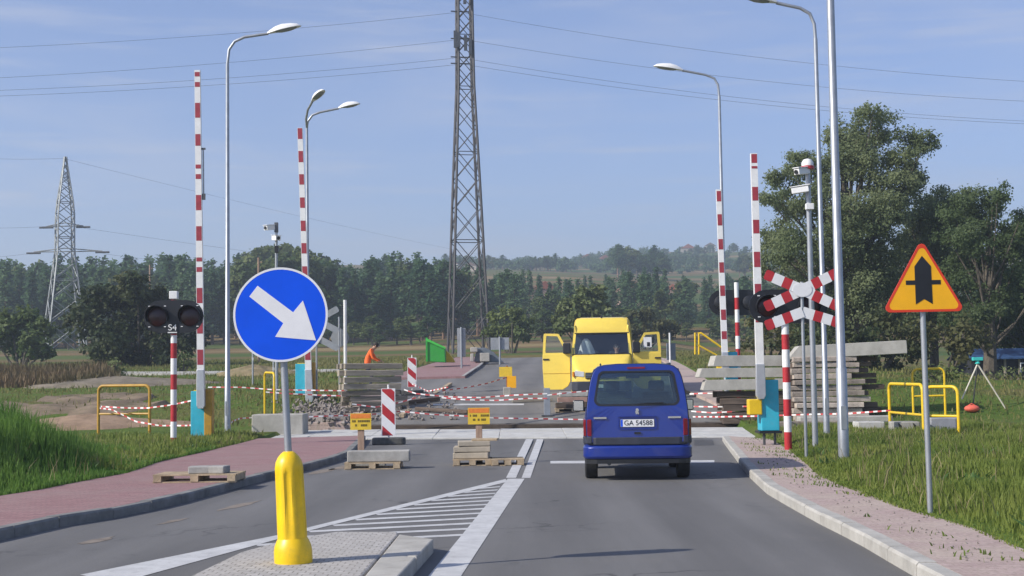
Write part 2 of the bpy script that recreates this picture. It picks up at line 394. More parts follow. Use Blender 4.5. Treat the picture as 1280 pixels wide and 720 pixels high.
# ------------------------------------------------------------------ sky, sun, air
SUN_EL = rad(34); TO_SUN = Vector((-.91*math.cos(SUN_EL), -.415*math.cos(SUN_EL), math.sin(SUN_EL))).normalized()
w = bpy.data.worlds.new('World'); scene.world = w; w.use_nodes = True
nt = w.node_tree; bg = nt.nodes['Background']
sky = nd(nt, 'ShaderNodeTexSky'); sky.sky_type = 'NISHITA'; sky.sun_disc = False
sky.sun_elevation = SUN_EL; sky.sun_rotation = math.atan2(TO_SUN.x, TO_SUN.y)
sky.air_density = 1.0; sky.dust_density = .8; sky.ozone_density = 2.2; sky.altitude = 100
tc = nd(nt, 'ShaderNodeTexCoord')
def cloud(scale, stretch, lo, hi, amt):
    mp = nd(nt, 'ShaderNodeMapping'); mp.inputs['Scale'].default_value = stretch; mp.inputs['Rotation'].default_value = (0, rad(6), 0)
    nt.links.new(tc.outputs['Generated'], mp.inputs['Vector'])
    n = nd(nt, 'ShaderNodeTexNoise'); n.inputs['Scale'].default_value = scale; n.inputs['Detail'].default_value = 8; n.inputs['Roughness'].default_value = .55; n.inputs['Distortion'].default_value = .3
    nt.links.new(mp.outputs['Vector'], n.inputs['Vector'])
    mr = nd(nt, 'ShaderNodeMapRange'); mr.interpolation_type = 'SMOOTHSTEP'; mr.inputs[1].default_value = lo; mr.inputs[2].default_value = hi; mr.inputs[4].default_value = amt
    nt.links.new(n.outputs['Fac'], mr.inputs[0]); return mr.outputs[0]
c1 = cloud(3.0, (1, 1, 6), .42, .74, .34); c2 = cloud(7, (1, 1, 11), .5, .78, .34)
ad = nd(nt, 'ShaderNodeMath', operation='ADD'); ad.use_clamp = True; nt.links.new(c1, ad.inputs[0]); nt.links.new(c2, ad.inputs[1])
SKY_TINT = (.90, .90, 1.12)
tint = nd(nt, 'ShaderNodeMixRGB', blend_type='MULTIPLY'); tint.inputs['Fac'].default_value = 1; tint.inputs['Color2'].default_value = (*SKY_TINT, 1)
nt.links.new(sky.outputs['Color'], tint.inputs['Color1'])
mx = nd(nt, 'ShaderNodeMixRGB'); mx.inputs['Color2'].default_value = (4.6, 4.7, 5.3, 1)
nt.links.new(ad.outputs[0], mx.inputs['Fac']); nt.links.new(tint.outputs['Color'], mx.inputs['Color1'])
nt.links.new(mx.outputs['Color'], bg.inputs['Color']); bg.inputs['Strength'].default_value = .083
sl = bpy.data.lights.new('sun', 'SUN'); sl.energy = 3.3; sl.angle = rad(.55); sl.color = (1, .94, .85)
so = bpy.data.objects.new('sun', sl); COL.objects.link(so); so.rotation_euler = (-TO_SUN).to_track_quat('-Z', 'Y').to_euler()
scene.view_settings.view_transform = 'Standard'; scene.view_settings.look = 'None'; scene.view_settings.gamma = 1; scene.view_settings.use_curve_mapping = False
scene.view_settings.exposure = .86
scene.cycles.max_bounces = 6; scene.cycles.transparent_max_bounces = 12; scene.cycles.volume_bounces = 0
scene.cycles.use_denoising = True
scene.cycles.sample_clamp_indirect = 6

hz = MB().box((0, 640, 66), (1900, 1440, 137))
vm = bpy.data.materials.new('air'); vm.use_nodes = True; vn = vm.node_tree; vn.nodes.remove(vn.nodes['Principled BSDF'])
pv = nd(vn, 'ShaderNodeVolumePrincipled'); pv.inputs['Color'].default_value = (.76, .87, .97, 1); pv.inputs['Density'].default_value = .00085; pv.inputs['Anisotropy'].default_value = .25
vn.links.new(pv.outputs[0], vn.nodes['Material Output'].inputs['Volume'])
ho = hz.build('haze', vm); ho['kind'] = 'stuff'; ho['label'] = 'pale blue haze over the fields'

# ------------------------------------------------------------------ corridor edges
def poly(pts, off=0.0): return [G(px, py, off) for px, py in pts]
left_outer = poly([(0, 619.5), (50, 612), (100, 602), (160, 591), (200, 577), (250, 566), (300, 554), (322, 548)], .12)
left_kin = poly([(0, 661), (75, 647), (160, 634), (225, 620), (320, 597.5), (379, 583.5), (417, 574), (436, 566), (447, 556), (452, 549)], .12)
left_kout = poly([(0, 676), (75, 659), (162, 645), (225, 630), (320, 604), (379, 590), (421, 578), (441, 569), (452, 557), (457, 550)], 0)
right_kout = poly([(1141, 720), (1122, 709), (1070, 678), (1024, 655), (985, 633), (958, 617), (937, 597), (928, 586), (918, 572), (909, 560), (903, 551)], 0)
right_kin = poly([(1198, 720), (1145, 697), (1090, 666), (1030, 635), (991, 610), (958, 592), (940, 579), (930, 571), (918, 559), (911, 550)], .12)
right_outer = poly([(1280, 687), (1221, 661), (1165, 645), (1122, 632), (1070, 612), (1030, 596), (1011, 579), (991, 563), (975, 554), (968, 549)], .12)
def ext_front(pl, y0=-4):
    a, b = pl[0], pl[min(3, len(pl)-1)]
    k = (y0-a.y)/(b.y-a.y) if abs(b.y-a.y) > .1 else 0
    return [Vector((a.x+(b.x-a.x)*k*.8, y0, 0))] + pl
left_outer, left_kin, left_kout = ext_front(left_outer), ext_front(left_kin), ext_front(left_kout)
right_kout, right_kin, right_outer = ext_front(right_kout), ext_front(right_kin), ext_front(right_outer)
far_lout = poly([(372, 529), (440, 499), (500, 466), (530, 457), (550, 452)], .1)
far_lkerb = poly([(500, 528), (545, 493), (583, 469), (600, 458), (609, 451)], .1)
far_rkerb = poly([(874, 525), (858, 488), (843, 462), (832, 452)], .1)
far_rout = poly([(925, 525), (905, 489), (872, 466), (846, 452)], .1)
def ext_back(pl, y1=115):
    a, b = pl[-2], pl[-1]; k = (y1-b.y)/max(.5, (b.y-a.y)); k = min(k, 12)
    return pl + [Vector((b.x+(b.x-a.x)*k*.35, y1, 0))]
far_lout, far_lkerb, far_rkerb, far_rout = map(ext_back, (far_lout, far_lkerb, far_rkerb, far_rout))
def mono(pl):
    ys = [pl[0].y]; xs = [pl[0].x]
    for p in pl[1:]:
        if p.y > ys[-1]+.05: ys.append(p.y); xs.append(p.x)
    return np.array(ys), np.array(xs)
_ly, _lx = mono(left_outer+far_lout); _ry, _rx = mono(right_outer+far_rout)
def XL(y): return np.interp(y, _ly, _lx)
def XR(y): return np.interp(y, _ry, _rx)
def smooth01(a, b, x):
    t = np.clip((x-a)/(b-a), 0, 1); return t*t*(3-2*t)
def lawn_extra(x, y):
    """height of the verge above the road profile, outside the corridor"""
    dl = XL(y)-x; dr = x-XR(y)
    m = .62*smooth01(.15, 2.8, dl)*(1-smooth01(23.5, 30, y))*(1+.18*np.sin(x*1.9+.4)*np.sin(y*1.3))
    m += .10*smooth01(.5, 3, dr)*(1-smooth01(24, 34, y))
    return .12 + m + .03*np.sin(x*2.1+y*1.3)*np.clip(np.minimum(np.maximum(dl, dr), 1), 0, 1)
def ground_z(x, y): return base_h(x, y) + float(lawn_extra(x, y))

ys = list(np.arange(-6, 100, .5)) + list(np.arange(100, 300, 5)) + list(np.arange(300, 1350, 20))
LO = [0, .25, .5, 1, 1.5, 2, 2.6, 3.2, 4, 5, 6.5, 8, 10, 13, 16, 20, 25, 32, 40, 50, 62, 76, 92, 110, 135, 160, 190, 220, 260, 300, 350, 410, 480, 560, 650, 760, 850]
rows = []
for y in ys:
    xl, xr = float(XL(y)), float(XR(y))
    s0 = y
    row = []
    for q in reversed(LO):
        x = xl-q; row.append((x, y, base_h(x, y)+(float(lawn_extra(x, y)) if y < 100 else .12)))
    for x in (xl+.25, xl+(xr-xl)*.25, xl+(xr-xl)*.5, xl+(xr-xl)*.75, xr-.25):
        s = y+.2*x
        cut = -.4 if 41.2 < s < 43.4 else (-.07 if y < 100 else .12)
        row.append((x, y, base_h(x, y)+cut))
    for q in LO:
        x = xr+q; row.append((x, y, base_h(x, y)+(float(lawn_extra(x, y)) if y < 100 else .12)))
    rows.append(row)
g = MB(); n = len(rows[0])
g.v = [p for r in rows for p in r]
for i in range(len(rows)-1):
    for k in range(n-1):
        g.f.append([i*n+k, i*n+k+1, (i+1)*n+k+1, (i+1)*n+k]); g.m.append(0)
struct(g.build('ground', ground_mat(), smooth=True), 'grassy ground and fields rising to far hills')

# ------------------------------------------------------------------ roads and pavements
V = Vector
def resample(pl, n):
    pl = [Vector((p.x, p.y, 0)) for p in pl]
    d = [0]
    for a, b in zip(pl, pl[1:]): d.append(d[-1]+(b-a).length)
    out = []
    for t in np.linspace(0, d[-1], n):
        out.append((np.interp(t, d, [p.x for p in pl]), np.interp(t, d, [p.y for p in pl])))
    return out
def strip(A, B, n, m, off, skirt=0.0, ends=True):
    A, B = resample(A, n), resample(B, n); mb = MB(); k = m+1
    for (ax, ay), (bx, by) in zip(A, B):
        for j in range(k):
            t = j/m; x = ax+(bx-ax)*t; y = ay+(by-ay)*t
            mb.v.append((x, y, base_h(x, y)+off))
    for i in range(n-1):
        for j in range(m):
            mb.f.append([i*k+j, i*k+j+1, (i+1)*k+j+1, (i+1)*k+j]); mb.m.append(0)
    if skirt:
        def wall(ids):
            o = len(mb.v)
            for q in ids: p = mb.v[q]; mb.v.append((p[0], p[1], p[2]-skirt))
            for t in range(len(ids)-1): mb.f.append([ids[t], ids[t+1], o+t+1, o+t]); mb.m.append(0)
        wall([i*k for i in range(n)]); wall([i*k+m for i in range(n)]); wall(list(range(k))); wall([(n-1)*k+j for j in range(k)])
    return mb
def towards(pl, ql, w_):
    """second edge of a kerb of even width w_ lying on the ql side of pl"""
    out = []
    for i, p in enumerate(pl):
        a = pl[max(0, i-1)]; b = pl[min(len(pl)-1, i+1)]; t = (b-a); t.z = 0; t.normalize(); nrm = V((t.y, -t.x, 0))
        q = min(ql, key=lambda k: (k-p).length)
        if (q-p).dot(nrm) < 0: nrm = -nrm
        out.append(V((p.x, p.y, 0))+nrm*w_)
    return out
left_kin = towards(left_kout, left_outer, .15); right_kin = towards(right_kout, right_outer, .15)
ASPH = asphalt_mat('worn_asphalt', (.106, .104, .1), (.175, .17, .163))
ASPH2 = asphalt_mat('dusty_asphalt', (.135, .13, .122), (.19, .182, .17), .5)
PINK = paver_mat('pink_pavers', (.265, .15, .148), (.32, .19, .185), (.2, .14, .13), dirt=.5, dirtcol=(.3, .235, .21))
PINK_D = paver_mat('dusty_pink_pavers', (.36, .27, .245), (.43, .33, .3), (.3, .24, .2), dirt=.9, dirtcol=(.44, .37, .3))
s_line = lambda x, s: V((x, s-.2*x, 0))
near_l = [V((-10, -5, 0)), s_line(-9.5, 37.4)]; near_r = [V((8, -5, 0)), s_line(8, 37.4)]
struct(strip(near_l, near_r, 60, 12, 0.0).build('road', ASPH, smooth=True), 'grey asphalt road leading to the crossing')
fl = [s_line(-7.4, 43.35)] + [p+V((.2, 0, 0)) for p in far_lout if p.y > 44]; fr = [s_line(6.9, 43.35)] + [p+V((.3, 0, 0)) for p in far_rkerb if p.y > 44]
struct(strip(fl, fr, 60, 8, 0.0, skirt=.5).build('road_beyond_crossing', ASPH2, smooth=True), 'dusty asphalt road climbing away beyond the crossing')
struct(strip(left_outer, left_kin, 70, 5, .12, skirt=.16).build('pavement', PINK), 'pink block pavement along the tall grass')
struct(strip(right_kin, right_outer, 70, 5, .12, skirt=.16).build('footpath', PINK_D), 'dusty pinkish footpath beside the lawn')
D0 = G(560, 470.5, .1).y
def cut(pl, d0, d1):
    ys_, xs_ = mono(pl); q = [d0]+[v for v in ys_ if d0 < v < d1]+[d1]
    return [V((np.interp(v, ys_, xs_), v, 0)) for v in q]
struct(strip([s_line(-7.6, 43.35)]+cut(far_lout, 46.5, 52), [s_line(-5.2, 43.35)]+cut([p+V((-1.6, 0, 0)) for p in far_lkerb], 46.5, 52), 20, 4, .06, skirt=.4).build('pavement_remnant', PINK_D, smooth=True), 'dusty remnant of pink pavement under the grey sleeper stack')
fpl = cut(far_lout, D0, 112); fpr = cut(far_lkerb, D0, 112)
struct(strip(fpl, fpr, 50, 4, .1, skirt=.5).build('pavement_beyond_crossing', PINK, smooth=True), 'pink pavement climbing beyond the crossing')
frl = [s_line(6.6, 43.35)] + [p for p in far_rkerb if p.y > 44]; frr = [s_line(9.0, 43.35)] + [p for p in far_rout if p.y > 44]
struct(strip(frl, frr, 50, 4, .1, skirt=.5).build('footpath_beyond_crossing', PINK_D, smooth=True), 'dusty pink footpath beyond the crossing')
pa = poly([(60, 468.5), (200, 469), (310, 467.5), (425, 465)], .12); pb = poly([(60, 466), (200, 466.3), (310, 465), (425, 463)], .12)
struct(strip(pa, pb, 40, 2, .2, skirt=.2).build('path', CONC_L), 'pale concrete path across the far field')

def kerb(name, outer, inner, m, label, step=1.0, h=.12):
    L_ = sum((b-a).length for a, b in zip(outer, outer[1:])); n = int(L_/step)+1
    A = resample(outer, n); B = resample(inner, n); mb = MB()
    for i in range(n-1):
        a0, a1, b0, b1 = (V((*p, 0)) for p in (A[i], A[i+1], B[i], B[i+1]))
        g_ = .007/step
        a0, a1 = a0.lerp(a1, g_), a1.lerp(a0, g_); b0, b1 = b0.lerp(b1, g_), b1.lerp(b0, g_)
        jz = random.uniform(-.006, .006)
        def z(p, o): return (p.x, p.y, base_h(p.x, p.y)+o)
        c0 = a0.lerp(b0, .12); c1 = a1.lerp(b1, .12)
        vs = [z(a0, -.05), z(a0, h-.02+jz), z(c0, h+.004+jz), z(b0, h+.004+jz), z(b0, -.05), z(a1, -.05), z(a1, h-.02+jz), z(c1, h+.004+jz), z(b1, h+.004+jz), z(b1, -.05)]
        mb.add(vs, [(0, 1, 6, 5), (1, 2, 7, 6), (2, 3, 8, 7), (3, 4, 9, 8), (0, 4, 3, 2, 1), (5, 6, 7, 8, 9)])
    return struct(mb.build(name, m), label)
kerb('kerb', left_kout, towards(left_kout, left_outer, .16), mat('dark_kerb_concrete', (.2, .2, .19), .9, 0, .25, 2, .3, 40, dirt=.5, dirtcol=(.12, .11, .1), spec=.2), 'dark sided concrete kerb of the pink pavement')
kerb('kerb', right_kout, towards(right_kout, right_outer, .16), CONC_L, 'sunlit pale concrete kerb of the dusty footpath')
fk = cut(far_lkerb, D0, 112)
kerb('kerb', fk, [p+V((-.16, 0, 0)) for p in fk], CONC, 'concrete kerb of the pavement beyond the crossing')

# painted markings, each a thin sheet on the asphalt
def quad_px(mb, pts, off):
    ps = [G(px, py, 0) for px, py in pts]
    mb.add([(p.x, p.y, base_h(p.x, p.y)+off) for p in ps], [tuple(range(len(ps)))])
PAINT = mat('road_paint', (.5, .5, .49), .8, 0, .1, 3, world=True, dirt=.55, dirtcol=(.25, .245, .24), spec=.2)
mk = MB()
quad_px(mk, [(535, 721), (576, 721), (655.8, 598.6), (634.7, 598.6)], .004)
quad_px(mk, [(534, 722), (577, 722), (640, 640), (700, 560)][:0] or [(632.5, 597.6), (645, 597.6), (666.5, 549), (657.5, 549)], .0044)
quad_px(mk, [(652, 597.6), (663, 597.6), (679.5, 549), (671, 549)], .004)
quad_px(mk, [(688, 579.6), (688, 576.4), (893, 575.4), (893, 578.6)], .004)
line_up = [(150, 708.5), (345, 669.7), (632, 599.4)]; line_lo = [(178, 721), (383, 664.5), (632, 603)]
quad_px(mk, [(100, 719), (148, 729), (383, 664.5), (345, 669.7)], .004)
quad_px(mk, [(345, 669.7), (383, 664.5), (634, 602.6), (632, 599)], .0048)
for yr in (608, 612, 616.2, 620.6, 625.2, 630, 635.2, 640.8, 646.8, 653.2, 660, 667.5):
    k = (yr-606)/(668-606)
    xr = 629-(yr-603)*.72; yl = yr+2+11*k; xl = 632-(yl-601)*3.95; hh = 1.1+1.3*k
    quad_px(mk, [(xl, yl), (xl+4, yl+hh), (xr-1, yr+hh), (xr, yr)], .003)
quad_px(mk, [(541, 506.8), (541, 505), (655, 504.6), (655, 506.6)], .006)
quad_px(mk, [(672, 524), (678, 524), (687, 503), (683, 503)], .006)
quad_px(mk, [(689, 524), (695, 524), (703, 503), (699, 503)], .006)
struct(mk.build('road_marking', PAINT), 'white painted lines and hatching on the asphalt')
ds = MB()
for c, k in (((300, 632), 34), ((215, 652), 22), ((120, 676), 30), ((432, 583), 30), ((400, 590), 24)):
    pts = []
    for a in range(14):
        an = a/14*2*math.pi; rr = random.uniform(.55, 1.0)
        pts.append((c[0]+math.cos(an)*k*rr, c[1]-math.cos(an)*k*.2*rr+math.sin(an)*k*.09*rr))
    quad_px(ds, pts, .003)
struct(ds.build('road_sand', mat('drifted_sand', (.215, .185, .155), .95, 0, .2, 4, world=True, spec=.1)), 'sand drifted along the kerb')
pt = MB(); quad_px(pt, [(868, 557), (868, 550), (890, 549.5), (893, 556.5)], .003)
struct(pt.build('road_patch', asphalt_mat('patch_asphalt', (.07, .07, .072), (.1, .1, .1))), 'dark asphalt patch before the crossing')

# traffic island
isl = poly([(205, 735), (300, 690), (350, 676), (420, 664.5), (497, 664.5), (498, 668), (452, 720), (436, 740)], .12)
COB = paver_mat('island_cobbles', (.36, .345, .32), (.46, .44, .41), (.2, .19, .17), .1, .1, .7, (.4, .37, .33))
ib = MB(); ib.prism([(p.x, p.y) for p in isl], -.02, .12, axis='z'); struct(ib.build('traffic_island', COB, bevel=.02), 'cobbled traffic island under the blue arrow sign')
ks = MB()
kp = poly([(499, 667.5), (542, 673.5), (494, 724), (452, 724)], .125)
a, b, c_, d_ = kp
for i in range(2):
    t0, t1 = i/2+.004, (i+1)/2-.004
    P = [a.lerp(d_, t0), b.lerp(c_, t0), b.lerp(c_, t1), a.lerp(d_, t1)]
    ks.prism([(p.x, p.y) for p in P], -.02, .125, axis='z')
p0, p1 = d_, c_
q = [(p0.x, p0.y-.008), (p1.x, p1.y-.008), (p1.x-.12, p1.y-1.2), (p0.x-.12, p0.y-1.2)]
ks.prism(q, -.02, .125, axis='z')
struct(ks.build('island_kerb', CONC_L, bevel=.015), 'pale kerb stones edging the traffic island')

# railway: deck slabs, rails, ballast
S0 = 39.4
def track_box(mb, x0, x1, sa, sb, z0, z1, mi=0):
    xs = np.linspace(x0, x1, max(2, int(abs(x1-x0)/1.0)+1))
    ring = []
    for x in xs:
        P = []
        for s_, z_ in ((sa, z0), (sb, z0), (sb, z1), (sa, z1)):
            p = s_line(x, s_); P.append(V((p.x, p.y, base_h(p.x, p.y)+z_)))
        ring.append(P)
    mb.loft(ring, mi)
DECK = mat('deck_concrete', (.37, .36, .335), .9, 0, .2, .8, .2, 40, world=True, dirt=.7, dirtcol=(.25, .23, .2), spec=.2)
dk = MB()
for sa, sb in ((37.42, 38.62), (38.78, 39.98), (40.14, 41.25)):
    x = -7.6
    while x < 7.8:
        track_box(dk, x+.004, x+1.796, sa, sb, -.15, .035+random.uniform(-.008, .008)); x += 1.8
struct(dk.build('crossing_deck', CONC_W, bevel=.012), 'pale concrete slabs paving the railway crossing')
rl = MB()
for s_ in (38.7, 40.06):
    track_box(rl, -60, 60, s_-.035, s_+.035, -.1, .02); 
RUST = mat('rusty_rail', (.16, .09, .06), .6, .5, .3, 3)
struct(rl.build('rail', RUST, smooth=False), 'rusty rails crossing the road')
sl_ = MB()
x = -60
while x < 60:
    if abs(x) > 8.2:
        p = s_line(x, 39.4); sl_.box((p.x, p.y, base_h(p.x, p.y)-.02), (.24, 2.5, .16), 0, rz=-.2)
    x += .65
struct(sl_.build('track_ties', SLEEP_B), 'dark sleepers laid under the rails')
tw = MB(); track_box(tw, -4.5, 6.9, 43.2, 43.32, -.5, -.02); struct(tw.build('trench_edge', SLEEP_B), 'dark broken edge of the dug out track bed')
bl = MB()
for a0, a1 in ((-60, -8.2), (8.4, 60)): track_box(bl, a0, a1, 37.8, 41.0, -.3, -.03)
struct(bl.build('track_bed', GRAVEL_M), 'stony ballast under the rails')

# loose stones
def stones(name, spots, label, m):
    mb = MB()
    for (x, y, z, r) in spots:
        q = Matrix.Rotation(random.random()*6, 3, 'Z') @ Matrix.Rotation(random.random()*3, 3, 'X')
        vs = []
        for v in ((1, 0, 0), (-1, 0, 0), (0, 1, 0), (0, -1, 0), (0, 0, 1), (0, 0, -1)):
            vs.append(V((x, y, z)) + q @ (V(v)*r*random.uniform(.6, 1.2)))
        mb.add(vs, [(0, 2, 4), (2, 1, 4), (1, 3, 4), (3, 0, 4), (2, 0, 5), (1, 2, 5), (3, 1, 5), (0, 3, 5)])
    return tag(mb.build(name, m), label, None, kind='stuff')
sp = []
for i in range(1500):
    x = random.uniform(-8, 8); s_ = random.uniform(41.3, 43.15); p = s_line(x, s_)
    sp.append((p.x, p.y, base_h(p.x, p.y)-.38+random.random()*.12, random.uniform(.03, .1)))
for i in range(330):
    px = random.gauss(400, 26); py = random.gauss(514, 8); p = G(px, py, .1)
    k = max(0, 1-abs(px-405)/60)
    sp.append((p.x, p.y, base_h(p.x, p.y)+.12+random.random()*.2*k, random.uniform(.03, .12)))
for i in range(170):
    p = G(random.uniform(455, 575), random.uniform(490, 526), 0)
    sp.append((p.x, p.y, base_h(p.x, p.y)+.05, random.uniform(.03, .1)))
stones('rubble', sp, 'broken stone rubble along the dug up track', GRAVEL_M)
sp = []
for i in range(260):
    y = random.uniform(11, 34); xa = np.interp(y, *mono(right_kin)); xb = float(XR(y)); x = random.uniform(xa+.2, xb)
    sp.append((x, y, .125, random.uniform(.006, .02)))
stones('gravel', sp, 'small stones strewn on the dusty footpath', GRAVEL_M)

# ------------------------------------------------------------------ grass
def blades(name, P, hgt, wid, m, label, lean=.35):
    n = len(P); P = np.asarray(P); h = np.asarray(hgt)[:, None]; wd = np.asarray(wid)[:, None]
    an = RNG.uniform(0, 2*np.pi, n); dx = np.stack([np.cos(an), np.sin(an), 0*an], 1)
    la = RNG.uniform(0, 2*np.pi, n); ln = np.stack([np.cos(la), np.sin(la), 0*la], 1)*RNG.uniform(0, lean, n)[:, None]*h
    up = np.array([0, 0, 1.0])
    v0 = P-dx*wd/2; v1 = P+dx*wd/2; mid = P+up*h*.55+ln*.4; v2 = mid+dx*wd*.4; v3 = mid-dx*wd*.4; v4 = P+up*h*.97+ln*1.15
    VV = np.stack([v0, v1, v2, v3, v4], 1).reshape(-1, 3)
    base = np.arange(n)*5
    q = np.stack([base, base+1, base+2, base+3], 1); t = np.stack([base+3, base+2, base+4], 1)
    me = bpy.data.meshes.new(name)
    me.vertices.add(n*5); me.vertices.foreach_set('co', VV.ravel())
    loops = np.concatenate([q.ravel(), t.ravel()]); me.loops.add(len(loops)); me.loops.foreach_set('vertex_index', loops)
    me.polygons.add(2*n)
    me.polygons.foreach_set('loop_start', np.concatenate([np.arange(n)*4, n*4+np.arange(n)*3]))
    me.polygons.foreach_set('loop_total', np.concatenate([np.full(n, 4), np.full(n, 3)]))
    me.update(calc_edges=True); me.materials.append(m)
    o = bpy.data.objects.new(name, me); COL.objects.link(o); o['kind'] = 'stuff'; o['label'] = label
    return o
GR_D = leaf_mat('lush_grass_blades', (.065, .165, .024), (.15, .26, .05), .35, .5)
GR_L = leaf_mat('lawn_grass_blades', (.085, .15, .02), (.23, .27, .06), .5, .42)
GR_F = leaf_mat('dry_grass_blades', (.065, .11, .018), (.2, .19, .065), .12, .35)
def zz(x, y): return np.array([base_h(a, b) for a, b in zip(x, y)]) + lawn_extra(x, y) - .02
bm_ = MB(); nx, ny = 26, 22
for j in range(ny):
    for i in range(nx):
        u, v_ = i/(nx-1)*2-1, j/(ny-1)*2-1; k_ = math.sqrt(max(0, 1-v_*v_*.9))*(1+.16*math.sin(v_*7+1)+.1*math.sin(v_*13))
        x_, y_ = -15.6+u*2.9*k_, 48.5+v_*6.5*(1+.1*math.sin(u*6))
        e_ = 1 if i in (0, nx-1) or j in (0, ny-1) else 0
        bm_.v.append((x_, y_, ground_z(x_, y_)+(.05+.09*math.sin(x_*2.3+y_)*math.sin(y_*1.4-x_*.7)+.04*random.random() if not e_ else -.1)))
for j in range(ny-1):
    for i in range(nx-1): bm_.f.append([j*nx+i, j*nx+i+1, (j+1)*nx+i+1, (j+1)*nx+i]); bm_.m.append(0)
struct(bm_.build('bare_ground', mat('churned_earth', (.21, .16, .11), .95, 0, .25, .9, .8, 8, world=True, dirt=.8, dirtcol=(.09, .1, .035), spec=.1), smooth=True), 'bare churned earth beyond the dull yellow railing')
n = 80000
y = 9+ (RNG.random(n)**.8)*23; dl = RNG.random(n)**1.4*9; x = XL(y)-dl
hh = (.12+.62*smooth01(.0, 2.2, dl)*(1-smooth01(25, 31, y)))*RNG.uniform(.45, 1.2, n)*(.85+.3*np.sin(x*2.7+y*.7)*np.sin(y*1.9))
blades('tall_grass', np.stack([x, y, zz(x, y)], 1), hh, .016+.012*RNG.random(n), GR_D, 'tall lush green grass beside the pink pavement')
n = 26000
y = RNG.uniform(24, 39, n); dl = RNG.random(n)**1.2*8+.02; x = XL(y)-dl
blades('verge_grass', np.stack([x, y, zz(x, y)], 1), .07+.15*RNG.random(n)*(.3+smooth01(0, .6, dl)), .025+.02*RNG.random(n), GR_L, 'short yellowish green grass around the striped signal post')
n = 150000
y = 9.5+RNG.random(n)**.75*27; dr = RNG.random(n)**1.3*13-.06; x = XR(y)+dr
lump = .5+.5*np.sin(x*1.7+1)*np.sin(y*1.1)
blades('lawn_grass', np.stack([x, y, zz(x, y)], 1), (.05+.13*smooth01(0, .7, dr)*(.5+lump))*RNG.uniform(.5, 1.3, n), (.008+.01*RNG.random(n))*(.6+y/22), GR_L, 'sunny lawn grass beside the footpath')
n = 130000
y = RNG.uniform(33, 105, n); side = RNG.random(n) < .5
dl = RNG.random(n)**1.2*28+.05; x = np.where(side, XL(y)-dl, XR(y)+dl)
s_ = y+.2*np.clip(x, -15, 15)
keep = ~((s_ > 37.6) & (s_ < 41.3)); bare = (x > -18.8) & (x < -12.2) & (y > 42) & (y < 55); keep2 = ~bare[keep] | (RNG.random(keep.sum()) < .5)
x, y = x[keep][keep2], y[keep][keep2]; n = len(x)
blades('field_grass', np.stack([x, y, zz(x, y)], 1), .04+.2*RNG.random(n)**3, .03+.03*RNG.random(n), GR_F, 'rough dry grass in the fields beyond the tracks')
n = 2600
y = RNG.uniform(11, 34, n); u = RNG.random(n); xa = np.interp(y, *mono(right_kin)); xb = XR(y); x = xb-(xb-xa)*.9*u**2.4
k = np.sin(x*5+y*2.1)*np.sin(y*1.7+x) > .25
x, y = x[k], y[k]; n = len(x)
blades('weeds', np.stack([x, y, np.full(n, .12)], 1), .02+.035*RNG.random(n), .012+.01*RNG.random(n), GR_L, 'sparse weeds growing through the dusty footpath', .8)

n = 5200
y = 10+RNG.random(n)**.8*26; dr = .1+RNG.random(n)**1.2*12; left = RNG.random(n) < .35; x = np.where(left, XL(y)-dr*.8, XR(y)+dr)
k = np.sin(x*1.3+y*.4)*np.sin(y*.9-x*.5) > -.1; x, y = x[k], y[k]; n = len(x)
blades('dry_stalks', np.stack([x, y, zz(x, y)], 1), .18+.3*RNG.random(n), .008+.006*RNG.random(n), leaf_mat('straw_stalks', (.2, .17, .08), (.4, .33, .18), .8, .3), 'thin straw coloured stalks scattered through the grass', .6)
n = 1500
y = 10+RNG.random(n)*26; dr = .3+RNG.random(n)*11; left = RNG.random(n) < .4; x = np.where(left, XL(y)-dr*.7, XR(y)+dr)
k = np.sin(x*2.3+y)*np.sin(y*1.7-x*.8) > .2; x, y = x[k], y[k]; x = np.repeat(x, 7)+RNG.normal(0, .09, len(x)*7); y = np.repeat(y, 7)+RNG.normal(0, .09, len(y)*7); n = len(x)
blades('broadleaf_weeds', np.stack([x, y, zz(x, y)], 1), .08+.12*RNG.random(n), .05+.04*RNG.random(n), leaf_mat('weed_leaves', (.03, .08, .02), (.08, .15, .04), .8, .3), 'broad leaved weeds scattered through the grass', 1.2)
# ------------------------------------------------------------------ signs
def disc(r, n=48, cx=0, cz=0): return [(cx+r*math.cos(2*math.pi*k/n), cz+r*math.sin(2*math.pi*k/n)) for k in range(n)]
def rounded(poly, r, n=5):
    out = []; m = len(poly)
    for i in range(m):
        p = V(poly[i]); a = V(poly[i-1]); b = V(poly[(i+1) % m])
        u = (a-p).normalized(); v = (b-p).normalized(); ang = u.angle(v); t = r/math.tan(ang/2)
        c = p + (u+v).normalized()*(r/math.sin(ang/2)); s0 = p+u*t; s1 = p+v*t
        a0 = math.atan2(s0.y-c.y, s0.x-c.x); a1 = math.atan2(s1.y-c.y, s1.x-c.x); da = (a1-a0+math.pi) % (2*math.pi)-math.pi
        for k in range(n+1): out.append((c.x+r*math.cos(a0+da*k/n), c.y+r*math.sin(a0+da*k/n)))
    return out
SIGN_BLUE = mat('reflective_blue', (.003, .085, .72), .5, 0, .05, 4, spec=.2)
SIGN_WHITE = mat('reflective_white', (.74, .74, .74), .4, 0, .04, 8)
SIGN_YEL = mat('reflective_amber', (.85, .42, .004), .4, 0, .05, 5)
SIGN_RED = mat('reflective_red', (.62, .045, .015), .4, 0, .06, 5)
SIGN_BACK = mat('sign_back_grey', (.33, .35, .36), .55, .3, .1, 3, dirt=.3)
ALU = mat('bare_aluminium', (.6, .61, .62), .38, .7, .08, 4)
